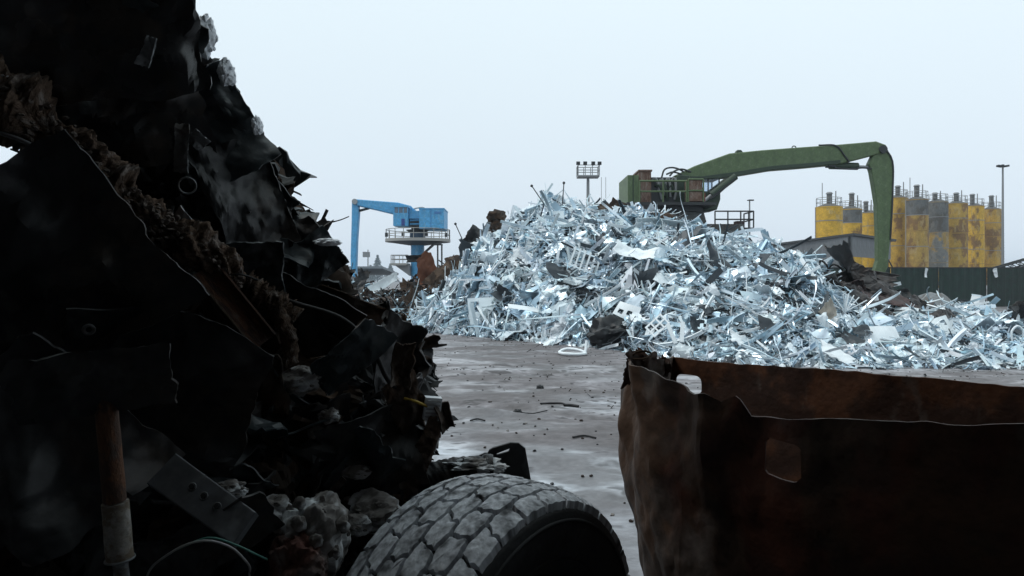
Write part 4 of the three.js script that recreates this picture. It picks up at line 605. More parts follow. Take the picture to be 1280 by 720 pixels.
near('car_panel', { seed: 2007, folds: 6, amp: 0.35, curl: 1.6 }, M.teal, 388, 330, 2.62, 82, 58, [0.25, 0.3, 0.35], 'greenish crumpled flap jutting out at the heap shoulder', 'flap');
near('car_panel', { seed: 2008, folds: 5, amp: 0.3 }, M.teal, 322, 345, 2.45, 70, 95, [0.2, 0.1, 0.25], 'dull grey green panel beside the rusty channel', 'car panel');
near('car_panel', { seed: 2009 }, M.black, 360, 400, 2.5, 170, 110, [0.2, 0.2, -0.35], 'black panel under the heap shoulder', 'car panel');
near('car_panel', { seed: 2010, curl: 1.8 }, M.brownd, 435, 392, 2.6, 90, 55, [0.3, 0.2, -0.5], 'brown torn sheet at the top of the lower lump', 'metal sheet');
near('car_panel', { seed: 2011, folds: 6, curl: 1.6 }, M.black, 498, 448, 2.6, 75, 95, [0, 0.7, -0.3], 'black curled sheet on the right edge of lower lump', 'metal sheet');
near('car_panel', { seed: 2012, amp: 0.15, curl: 2.2 }, M.mud, 502, 456, 2.36, 32, 58, [0, 0.3, 0.15], 'brown tongue shaped plate on the right of lower lump', 'metal plate');
near('car_panel', { seed: 2013, folds: 6, amp: 0.35, curl: 1.2 }, M.teal, 436, 448, 2.28, 115, 55, [0.3, 0.2, 0.2], 'folded grey sheet with pale rim in the lower lump', 'metal sheet');
near('car_panel', { seed: 2020, folds: 6, amp: 0.4 }, M.brownd, 512, 505, 2.42, 55, 80, [0, 0.5, 0.1], 'crumpled brown sheet beneath the white connector', 'metal sheet');
near('car_panel', { seed: 2021, folds: 5, curl: 1.4 }, M.mud, 530, 570, 2.42, 24, 100, [0, 0.5, -0.12], 'narrow pale brown strip hanging at lower right of heap', 'metal strip');
near('car_panel', { seed: 2022, folds: 7, amp: 0.4 }, M.black, 465, 565, 2.4, 130, 110, [0.1, 0.4, 0.3], 'black crushed sheet filling the lower right of heap', 'metal sheet');
near('car_panel', { seed: 2023, folds: 7, amp: 0.3 }, M.black, 70, 330, 1.95, 230, 260, [0.1, 0.4, 0.1], 'big black panel hanging below the mud caked beam', 'car panel');
near('car_panel', { seed: 2024, folds: 7, amp: 0.3 }, M.black, 200, 480, 2.0, 230, 200, [0.15, 0.3, -0.2], 'black buckled panel above the grey bracket', 'car panel');
near('car_panel', { seed: 2025, folds: 7, amp: 0.3 }, M.black, 50, 560, 1.7, 200, 260, [0.1, 0.3, 0.2], 'black panel left of the rusty pipe', 'car panel');
near('car_panel', { seed: 2026, folds: 7, amp: 0.3 }, M.brownd, 300, 500, 2.25, 120, 120, [0.1, 0.3, 0.4], 'dark brown sheet in the shadowed middle of heap', 'metal sheet');
near('car_panel', { seed: 2027, folds: 6 }, M.black, 240, 690, 1.75, 220, 80, [0.5, 0.1, 0.1], 'black sheet at the bottom below the grey bracket', 'metal sheet');
near('car_panel', { seed: 2028, folds: 6, amp: 0.4 }, M.teal, 300, 610, 2.1, 110, 60, [0.5, 0.2, -0.6], 'dull grey sheet tucked behind the grey bracket', 'metal sheet');
near('car_panel', { seed: 2029, folds: 6, amp: 0.4 }, M.grey, 185, 65, 2.1, 14, 40, [0.1, 0.2, -0.1], 'small pale bent hook plate near the heap top', 'metal plate');
near('car_panel', { seed: 2030, folds: 4, amp: 0.4 }, M.grey, 227, 185, 2.35, 18, 66, [0.1, 0.2, -0.55], 'grey bent strip above the thin ring', 'metal strip');
near('car_panel', { seed: 2031, folds: 4, amp: 0.4 }, M.grey, 247, 175, 2.36, 22, 20, [0.1, 0.2, -0.5], 'small grey square tab right of the bent strip', 'metal tab');
near('car_panel', { seed: 2032, folds: 4, amp: 0.3 }, M.grey, 236, 300, 2.25, 40, 80, [0.2, 0.3, 0.3], 'grey sleeve plate at the lower end of mud caked beam', 'metal plate');
near('car_panel', { seed: 2033, folds: 6, amp: 0.45 }, M.brownd, 188, 14, 2.55, 70, 60, [0, 0.4, 0.5], 'ragged brown sheet at the very top of the skyline', 'metal sheet');
near('car_panel', { seed: 2035, folds: 5, amp: 0.25 }, M.black, 120, 480, 1.47, 190, 90, [0.25, 0.3, -0.15], 'black sheet hanging over the top of the rusty pipe', 'metal sheet');
near('car_panel', { seed: 2034, folds: 6, amp: 0.3 }, M.black, 375, 300, 2.66, 60, 60, [0, 0.4, 0.6], 'small black sheet above the greenish flap', 'metal sheet');
{ // generic torn sheets over the flank
  R = mulberry(433); const gs = []; for (let i = 0; i < 8; i++) gs.push(crumple(2100 + i, { w: 0.45, h: 0.3, n: 22, amp: 0.45, folds: 8, curl: 1.5, lump: 0.12, tear: 0.15, dent: 0.15, thick: 0.005, fold: 0.45 }));
  const hole = at(8, 182, 1).sub(V(0, EYE, 0)).normalize();
  for (let i = 0; i < 120; i++) { const s = rr(0.12, 0.6), Y = rr(0.3, 3.0), p = nearPt(s, Y), n = nearN(s, Y); const q = p.clone().sub(V(0, EYE, 0)); if (q.clone().addScaledVector(hole, -q.dot(hole)).length() < 0.45) continue; const jt = s > 0.38 ? 0.15 : 0.5; p.addScaledVector(n, s > 0.38 ? 0.015 : 0.04); n.x += rr(-jt, jt); n.y += rr(-jt, jt); n.z += rr(-jt, jt); n.normalize(); const zn = (p.y > 2.2 ? 'high' : p.y > 1.3 ? 'midway' : 'low') + (s < 0.27 ? ' at the left' : s < 0.42 ? ' in the middle' : ' on the right flank'); const m = mesh('torn_sheet', pick(gs), pick([M.black, M.black, M.black, M.teal, M.brownd])); m.position.copy(p); m.quaternion.setFromUnitVectors(V(0, 0, 1), n).multiply(new THREE.Quaternion().setFromAxisAngle(V(0, 0, 1), R() * 6.28)); m.scale.setScalar(rr(0.5, 1.1)); tag(m, 'dark torn sheet ' + zn + ' of the near black scrap heap', 'metal sheet', 'torn sheets in the near heap'); }
}
// caked beam
function lumpyTube(pts, rad, seed, seg = 90, rs = 22, rough = 0.45) { const c = new THREE.CatmullRomCurve3(pts), g = new THREE.TubeGeometry(c, seg, 1, rs, false), p = g.attributes.position, uv = g.attributes.uv, a = V(); for (let i = 0; i < p.count; i++) { const u = uv.getX(i); c.getPointAt(clamp(u), a); let x = p.getX(i) - a.x, y = p.getY(i) - a.y, z = p.getZ(i) - a.z; const r = (typeof rad === 'function' ? rad(u) : rad); const k = r * (1 + rough * fbm(x * 1.6 + seed, y * 1.6 + u * 14, z * 1.6, 4) + 0.5 * rough * fbm(x * 5 + seed, y * 5 + u * 45, z * 5, 4)); p.setXYZ(i, a.x + x * k, a.y + y * k, a.z + z * k); uv.setXY(i, u * c.getLength() * 3, uv.getY(i) * 1.1); } g.computeVertexNormals(); return g; }
{
  const pts = [at(-40, 105, 1.95), at(20, 140, 2.0), at(85, 185, 2.05), at(140, 240, 2.1), at(200, 285, 2.15), at(255, 318, 2.2), at(300, 352, 2.28)], b0 = pts[3].clone();
  const g = thing('caked_beam', 'bent beam caked in brown mud running across the heap', 'beam', b0); const loc = pts.map(p => p.clone().sub(b0));
  mesh('beam_core', lumpyTube(loc, u => (0.085 - 0.035 * u) * (1 + 0.28 * Math.sin(u * 17) + 0.2 * Math.sin(u * 41 + 1)), 3.3, 260, 48, 0.42), M.mud, g);
  R = mulberry(55); const cv = new THREE.CatmullRomCurve3(loc), cl = []; for (let i = 0; i < 420; i++) { const u = R(), a = R() * 6.28, p = cv.getPointAt(u), r = (0.085 - 0.035 * u) * rr(0.8, 1.15); const l = lump(i, rr(0.004, 0.013), rr(0.003, 0.009), rr(0.004, 0.01), 0.6, 1); l.translate(p.x + Math.cos(a) * r * 0.7, p.y + Math.sin(a) * r, p.z + Math.abs(Math.cos(a)) * r); cl.push(l); }
  const cm = mesh('mud_clods', mrg(cl), M.mud, g); cm.userData.kind = 'stuff';
  for (const [u, seed, s] of [[0.1, 8, 0.05], [0.16, 9, 0.04]]) { const p = cv.getPointAt(u); mesh('ice_patch', lump(seed, s, s * 0.6, s * 0.6, 0.5, 10).translate(p.x, p.y + 0.05, p.z + 0.045), M.snow, g); }
  const c2 = mesh('caked_strip', lumpyTube([at(345, 385, 2.36), at(362, 430, 2.36), at(356, 480, 2.36), at(350, 520, 2.38)], 0.026, 7.1, 60, 14, 0.5), M.mud); tag(c2, 'thin mud caked strip hanging under the grey green panel', 'strip');
  const c3 = mesh('caked_strip', lumpyTube([at(305, 352, 2.36), at(332, 372, 2.38), at(352, 385, 2.4), at(368, 398, 2.42)], 0.04, 17.1, 60, 16, 0.6), M.mud); tag(c3, 'frosty clotted strip below the grey green panel', 'strip');
}
function wireThing(pts, r, mat, label, cat = 'cable', name = 'cable') { const m = mesh(name, tube(pts, r, 60, 8), mat); return tag(m, label, cat); }
wireThing([at(-60, 165, 2.1), at(5, 168, 1.9), at(45, 185, 1.9), at(70, 212, 1.9), at(85, 235, 1.92), at(115, 258, 1.94), at(150, 285, 2.0), at(182, 300, 2.06), at(200, 315, 2.3)], 0.006, M.grey, 'thin grey cable curving below the mud caked beam');
wireThing([at(70, 217, 1.98), at(92, 225, 1.97), at(100, 245, 1.97), at(108, 250, 1.98)], 0.004, M.mud, 'short brown wire on the mud caked beam');
wireThing([at(330, 366, 2.75), at(372, 380, 2.38), at(430, 400, 2.36), at(465, 435, 2.36), at(485, 475, 2.4), at(512, 498, 2.5), at(520, 520, 2.75)], 0.009, M.wire, 'thick black cable looping over the lower lump');
wireThing([at(255, 372, 2.5), at(262, 362, 2.2), at(275, 348, 2.2), at(300, 343, 2.22), at(322, 350, 2.26)], 0.003, M.wire, 'thin dark wire over the rusty channel');
wireThing([at(505, 498, 2.44), at(520, 502, 2.44), at(534, 508, 2.46)], 0.005, std({ color: col(0.45, 0.30, 0.03), roughness: 0.5 }), 'short yellow wire running into the white connector');
wireThing([at(180, 735, 2.0), at(200, 700, 1.62), at(235, 680, 1.6), at(262, 676, 1.6), at(290, 685, 1.62), at(306, 700, 1.64), at(312, 720, 1.95)], 0.0028, std({ color: col(0.3, 0.3, 0.3), roughness: 0.5 }), 'thin white wire looping below the grey bracket');
wireThing([at(205, 700, 2.0), at(230, 683, 1.63), at(262, 672, 1.62), at(292, 680, 1.63), at(318, 692, 1.66), at(335, 700, 2.0)], 0.0025, std({ color: col(0.05, 0.17, 0.14), roughness: 0.5 }), 'thin green wire looping below the grey bracket');
{ // small ring
  const t = mesh('metal_ring', new THREE.TorusGeometry(0.0245, 0.0028, 8, 30), M.grey); t.position.copy(at(234, 232, 2.12)); t.rotation.set(0.2, 0.4, 0); tag(t, 'thin grey ring beside the mud caked beam', 'ring');
  const u = mesh('metal_ring', new THREE.TorusGeometry(0.012, 0.0045, 8, 24), M.grey); u.position.copy(at(111, 412, 1.85)); u.rotation.set(0.3, 0.5, 0); tag(u, 'tiny grey nut in the shadowed panel at left', 'nut');
}
{ // rusty channel: web with two flanges
  const a = at(252, 338, 2.16), b = at(328, 430, 2.2), mid = a.clone().add(b).multiplyScalar(0.5), L = a.distanceTo(b), g = thing('rusty_channel', 'rusty brown steel channel slanting across the heap', 'steel channel', mid);
  g.quaternion.setFromUnitVectors(V(0, 1, 0), b.clone().sub(a).normalize()); g.rotateY(-0.35);
  mesh('web', box(0.075, L, 0.006), M.rust, g); for (const s of [-1, 1]) mesh('flange', box(0.006, L, 0.035, s * 0.0405, 0, 0.012), s > 0 ? M.mud : M.rust, g);
}
{ // rusty vertical pipe with pale sleeve
  const p = at(163, 640, 1.55), g = thing('rusty_pipe', 'upright rusty pipe with pale sleeve at bottom left', 'pipe', V(p.x, 0.72, p.z)); g.rotation.set(0.05, 0, 0.06);
  const k = 1.55 / F, cyl = (r, y0, y1, seed) => { const c = new THREE.CylinderGeometry(r, r, y1 - y0, 36, 12, false); c.translate(0, (y0 + y1) / 2, 0); const q = c.attributes.position; for (let i = 0; i < q.count; i++) { const n = 1 + 0.05 * fbm(q.getX(i) * 20 + seed, q.getY(i) * 14, q.getZ(i) * 20, 2); q.setX(i, q.getX(i) * n); q.setZ(i, q.getZ(i) * n); } c.computeVertexNormals(); return c; };
  const y = py => EYE + (CY - py) * k - 0.72;
  mesh('pipe_body', cyl(13 * k, y(622), y(455), 1), std({ map: rustTex([0.07, 0.034, 0.02], [0.13, 0.055, 0.025], [0.12, 0.09, 0.075], 440, 0.5, 256), roughness: 0.85, bumpMap: T.bump, bumpScale: 0.003 }), g);
  mesh('sleeve', cyl(15.5 * k, y(694), y(624), 3), std({ map: rustTex([0.28, 0.26, 0.235], [0.15, 0.115, 0.08], [0.4, 0.385, 0.36], 450, 0.52, 256), roughness: 0.75 }), g);
  mesh('sleeve_lip', (() => { const t = new THREE.TorusGeometry(16 * k, 0.003, 8, 36); t.rotateX(Math.PI / 2); t.translate(0, y(695), 0); return t; })(), M.grey, g);
  mesh('spigot', cyl(9 * k, y(740), y(696), 5), M.grey, g);
}
{ // grey bracket with three bolts
  const p = at(252, 622, 1.7), k = 1.7 / F, g = thing('steel_bracket', 'grey steel bracket with three bolts lying in the heap', 'bracket', p); g.rotation.set(-0.55, 0.12, -0.55);
  const s = new THREE.Shape(); const w = 66 * k, h = 22 * k; s.moveTo(-w, -h); s.lineTo(w * 1.05, -h * 0.9); s.lineTo(w, h * 0.95); s.lineTo(-w * 0.98, h); s.closePath();
  const e = new THREE.ExtrudeGeometry(s, { depth: 0.034, bevelEnabled: true, bevelSize: 0.003, bevelThickness: 0.003, bevelSegments: 2 }); e.translate(0, 0, -0.034); mesh('plate', e, std({ map: rustTex([0.19, 0.205, 0.235], [0.12, 0.125, 0.135], [0.30, 0.31, 0.33], 460, 0.55, 512), roughness: 0.5, metalness: 0.3, bumpMap: T.bump, bumpScale: 0.0012 }), g);
  for (const t of [-0.28, 0.02, 0.36]) { const b = new THREE.CylinderGeometry(0.0065, 0.0065, 0.006, 6); b.rotateX(Math.PI / 2); b.translate(t * w, (0.12 - t * 0.1) * h, 0.006); const bm = mesh('bolt', b, M.wire, g); const q = new THREE.TorusGeometry(0.009, 0.002, 6, 18); q.translate(t * w, (0.12 - t * 0.1) * h, 0.0035); mesh('washer', q, M.grey, bm); }
}
{ // snow and ice
  for (const [px, py, d, rx, ry, rz, seed, label] of [[254, 46, 2.5, 0.042, 0.085, 0.06, 3, 'clump of snow on the heap skyline at top'], [284, 92, 2.5, 0.026, 0.05, 0.05, 4, 'small snow patch on the skyline below the snow clump'], [322, 158, 2.5, 0.014, 0.035, 0.04, 24, 'thin snow patch on the skyline beside the teal panel'], [374, 476, 2.33, 0.075, 0.05, 0.06, 5, 'grey snow lump in the middle of the lower heap'], [392, 668, 2.08, 0.105, 0.13, 0.1, 6, 'dirty snow lump at the bottom beside the tyre'], [462, 640, 2.28, 0.1, 0.065, 0.09, 7, 'bluish ice lump behind the tyre left side'], [445, 655, 2.2, 0.05, 0.04, 0.05, 8, 'small white ice piece left of the tyre'], [412, 520, 2.3, 0.035, 0.028, 0.03, 9, 'small frosty stone in the lower lump'], [395, 540, 2.3, 0.028, 0.03, 0.03, 10, 'tiny frosty stone in the lower lump'], [445, 590, 2.3, 0.05, 0.022, 0.04, 11, 'flat frosty chip above the ice lump'], [410, 303, 2.62, 0.05, 0.016, 0.05, 12, 'frost crust on top of the greenish flap'], [340, 640, 2.1, 0.06, 0.05, 0.05, 13, 'frozen grey clod right of the grey bracket'], [285, 612, 1.95, 0.05, 0.025, 0.04, 14, 'ice crust on the end of the grey bracket'], [495, 500, 2.46, 0.04, 0.02, 0.03, 15, 'pale frost chip left of the white connector']]) { const m = mesh('snow_lump', mrg(lump(seed, rx * 0.95, ry * 0.9, rz * 0.9, 0.34, 18, 1.15, 0.035), Array.from({ length: 22 }, (_, i) => { const a = i * 2.4, y = 1 - (i + 0.5) / 13, q = Math.sqrt(1 - y * y), k = 0.06 + 0.13 * hash(i, seed, 7); return lump(seed + i, rx * k * 1.3, ry * k, rz * k, 0.4, 3, 1.3).translate(Math.cos(a) * q * rx * 0.95, y * ry * 0.88, Math.sin(a) * q * rz * 0.9); })), [3, 4, 12, 24].includes(seed) ? M.fresh : M.snow); m.position.copy(at(px, py, d)); tag(m, label, 'snow'); }
  const rc = mesh('red_clod', lump(16, 0.085, 0.085, 0.07, 0.4, 24, 1.3, 0.04), std({ map: rustTex([0.11, 0.045, 0.035], [0.16, 0.07, 0.05], [0.35, 0.34, 0.33], 470, 0.5, 256), roughness: 0.95, bumpMap: T.bump, bumpScale: 0.01 })); rc.position.copy(at(372, 706, 2.0)); tag(rc, 'reddish brown frozen clod under the dirty snow lump', 'clod');
}
{ // white connector
  const p = at(540, 510, 2.48), k = 2.48 / F, g = thing('plug_connector', 'small white ribbed plug connector on the lump edge', 'connector', p); g.rotation.set(0.1, 0.3, -0.15);
  mesh('housing', box(21 * k, 28 * k, 0.03), M.white, g); for (let i = 0; i < 5; i++) mesh('rib', box(17 * k, 1.8 * k, 0.006, 0, (-10 + i * 5) * k, 0.018), std({ color: col(0.35, 0.36, 0.37), roughness: 0.6 }), g);
  near('torn_tag', { seed: 2041, amp: 0.5, n: 12 }, M.brownd, 552, 520, 2.5, 26, 34, [0, 0.4, 0.3], 'ragged brown shred right of the white connector', 'shred');
}

// ------------------------------------------------------------------ tyre
{
  const Rt = 0.535, Wt = 0.40, th = 0.9, g = thing('truck_tyre', 'worn frosty truck tyre with blocky tread standing at bottom centre', 'tyre', V(-0.06, 0.475, -2.03));
  g.rotation.order = 'YXZ'; g.rotation.set(0, -(Math.PI / 2 - th) - Math.PI / 2 + Math.PI, 0);
  // local axis of the tyre is z; turned towards the right and the viewer
  g.rotation.set(0.0, th, 0.02);
  const prof = []; const crown = x => Rt - 0.022 - 0.035 * Math.pow(Math.abs(x) / (Wt / 2), 3);
  const hw = Wt / 2; const side = [[hw * 0.62, 0.285], [hw * 0.72, 0.30], [hw * 0.95, 0.345], [hw * 1.06, 0.40], [hw * 1.04, 0.445], [hw * 0.985, 0.472]];
  const outline = [...side.map(q => [-q[0], q[1]])]; for (let i = 0; i <= 12; i++) { const x = lerp(-hw * 0.96, hw * 0.96, i / 12); outline.push([x, crown(x)]); } outline.push(...side.slice().reverse());
  outline.push([hw * 0.55, 0.29], [hw * 0.8, 0.36], [hw * 0.85, 0.43], [0, 0.475], [-hw * 0.85, 0.43], [-hw * 0.8, 0.36], [-hw * 0.55, 0.29], [-hw * 0.62, 0.285]);
  const lg = new THREE.LatheGeometry(outline.map(q => new THREE.Vector2(q[1], q[0])), 120); lg.rotateX(Math.PI / 2);
  { const uv = lg.attributes.uv; for (let i = 0; i < uv.count; i++) uv.setXY(i, uv.getX(i) * 4, uv.getY(i) * 1.6); }
  const carc = tex(512, (u, v) => { const a = tf(u, v, 8, 8, 5, 501), b = tf(u, v, 60, 60, 2, 505); const f = sst(0.5, 0.72, a) * 0.28; return [0.012 + 0.07 * f * b + 0.006 * b, 0.012 + 0.072 * f * b + 0.006 * b, 0.013 + 0.078 * f * b + 0.006 * b]; });
  mesh('carcass', lg, std({ map: carc, roughness: 0.7, bumpMap: T.bump, bumpScale: 0.002 }), g);
  for (const r of [0.452, 0.345]) { const t = new THREE.TorusGeometry(r, 0.006, 8, 120); t.translate(0, 0, hw * (r > 0.4 ? 1.03 : 0.95)); mesh('sidewall_ridge', t, M.rubber, g); }
  // tread blocks, each its own piece: five rows, chipped corners, grooves between
  const fr = tex(1024, (u, v) => { const a = tf(u, v, 10, 10, 5, 511), b = tf(u, v, 100, 100, 3, 515), c = tf(u, v, 34, 34, 3, 518); const f = clamp(sst(0.22, 0.55, a * 0.4 + c * 0.6)); const q = 0.03 + f * (0.20 + 0.46 * b); const w = sst(0.72, 0.8, c) * 0.15; return [q * 0.96 + w, q + w, q * 1.07 + w]; });
  const tm = std({ map: fr, roughness: 0.85, bumpMap: T.bump, bumpScale: 0.004 });
  R = mulberry(611); const rows = 6, per = 31, rw = Wt * 0.985 / rows, gap = 0.0100, dA = Math.PI * 2 / per;
  const tri = t => Math.abs(((t % 1) + 1) % 1 - 0.5) * 2 - 0.5;
  const seam = (b, a) => -Wt * 0.4925 + b * rw + (b === 0 || b === rows ? 0 : 0.009 * tri(a / dA + b * 0.5) + 0.004 * nz(a * 9, b * 3));       // zigzag grooves running round the tyre
  const cj = []; for (let r = 0; r < rows; r++) { cj.push([]); for (let k = 0; k < per; k++) cj[r].push([rr(-0.05, 0.05) * dA, rr(0.5, 1.5), rr(-0.15, 0.15)]); }
  const cross = (r, k, q) => { const c = cj[r][(k + per) % per]; return (k + (r % 2) * 0.5) * dA + c[0] + dA * (0.16 * (q - 0.5) * (r % 2 ? 1 : -1) * c[1] + 0.10 * c[1] * Math.max(0, 1 - Math.abs(q - 0.5 - c[2]) * 5)); };  // kinked grooves across
  for (let r = 0; r < rows; r++) for (let k = 0; k < per; k++) {
    const gA = gap / Rt / 2, pts = [], n = 32, m = 8;
    const corner = (q, kk, s) => { const a = cross(r, kk, q) + s * gA; return [a, lerp(seam(r, a) + gap / 2, seam(r + 1, a) - gap / 2, q)]; };
    for (let i = 0; i < m; i++) { const t = i / m, a0 = corner(0, k, 1)[0], a1 = corner(0, k + 1, -1)[0], a = lerp(a0, a1, t); pts.push([a, seam(r, a) + gap / 2]); }
    for (let i = 0; i < m; i++) pts.push(corner(i / m, k + 1, -1));
    for (let i = 0; i < m; i++) { const t = i / m, a0 = corner(1, k + 1, -1)[0], a1 = corner(1, k, 1)[0], a = lerp(a0, a1, t); pts.push([a, seam(r + 1, a) - gap / 2]); }
    for (let i = 0; i < m; i++) pts.push(corner(1 - i / m, k, 1));
    for (const q of pts) { q[0] += rr(-0.003, 0.003); q[1] += rr(-0.0012, 0.0012); }
    const am = pts.reduce((s, q) => s + q[0], 0) / n, xm = pts.reduce((s, q) => s + q[1], 0) / n;
    const P = [], UV = [], IX = []; const put = (a, x, h) => { const rad = crown(x) + h; P.push(Math.cos(a) * rad, Math.sin(a) * rad, x); UV.push(a * Rt, x + r * 0.3); };
    const rings = [[1, -0.006], [0.992, 0.0175], [0.955, 0.0215], [0.6, 0.0225], [0.28, 0.0225]]; const hb = rr(-0.002, 0.001);
    for (const [s, h] of rings) for (const q of pts) { const a = lerp(am, q[0], s), x = lerp(xm, q[1], s); put(a, x, h + (h > 0.01 ? hb + 0.0035 * fbm(a * 30, x * 60, 3, 3) : 0)); }
    put(am, xm, 0.0225 + hb); const ce = rings.length * n;
    for (let q = 0; q < rings.length - 1; q++) for (let i = 0; i < n; i++) { const i2 = (i + 1) % n; IX.push(q * n + i, q * n + i2, (q + 1) * n + i, q * n + i2, (q + 1) * n + i2, (q + 1) * n + i); }
    for (let i = 0; i < n; i++) IX.push((rings.length - 1) * n + i, (rings.length - 1) * n + (i + 1) % n, ce);
    const b = new THREE.BufferGeometry(); b.setAttribute('position', new THREE.Float32BufferAttribute(P, 3)); b.setAttribute('uv', new THREE.Float32BufferAttribute(UV, 2)); b.setIndex(IX); b.computeVertexNormals();
    mesh('tread_block', toCreasedNormals(b, 0.55), tm, g);
  }
}
{ // black bent plate with slot behind the tyre, frosted log
  const d = 2.75, k = d / F, p0 = at(640, 605, d), g = thing('slotted_plate', 'black bent steel plate with a slot behind the tyre', 'steel plate', V(p0.x, p0.y - 0.1, p0.z));
  const X = px => (px - 640) * k, Y = py => (605 - py) * k + 0.1;
  const s = new THREE.Shape(); [[666, 640], [664, 605], [656, 560], [648, 553.5], [638, 553], [616, 559.5], [612, 562], [610, 566], [606, 566], [580, 577], [612, 576], [610, 590], [608, 640]].forEach((q, i) => i ? s.lineTo(X(q[0]), Y(q[1])) : s.moveTo(X(q[0]), Y(q[1])));
  const hl = new THREE.Path();[[619, 566.5], [638, 559], [636, 564], [622, 568]].forEach((q, i) => i ? hl.lineTo(X(q[0]), Y(q[1])) : hl.moveTo(X(q[0]), Y(q[1]))); s.holes.push(hl);
  const e = new THREE.ExtrudeGeometry(s, { depth: 0.012, bevelEnabled: true, bevelSize: 0.002, bevelThickness: 0.002, bevelSegments: 1 }); mesh('plate', e, M.black, g);
  const l0 = at(528, 600, 2.62), l1 = at(618, 588, 2.62), c = l0.clone().add(l1).multiplyScalar(0.5), lg = thing('frosted_log', 'short dark pipe dusted with frost behind the tyre', 'pipe', c);
  mesh('pipe', lumpyTube([l0.clone().sub(c), V(0, 0.008, 0), l1.clone().sub(c)], 0.058, 5.5, 40, 28, 0.14), M.black, lg); 
  const fr = lump(77, 0.10, 0.026, 0.045, 0.5, 16, 2.2); fr.translate(0.07, 0.04, 0.02); mesh('frost_crust', fr, M.snow, lg);
  const sup = mesh('scrap_block', lump(79, 0.40, 0.38, 0.24, 0.3, 14, 1.5), M.black); sup.position.set(p0.x - 0.17, 0.33, p0.z + 0.02); tag(sup, 'dark scrap lump hidden between tyre and slotted plate', 'scrap lump');
}
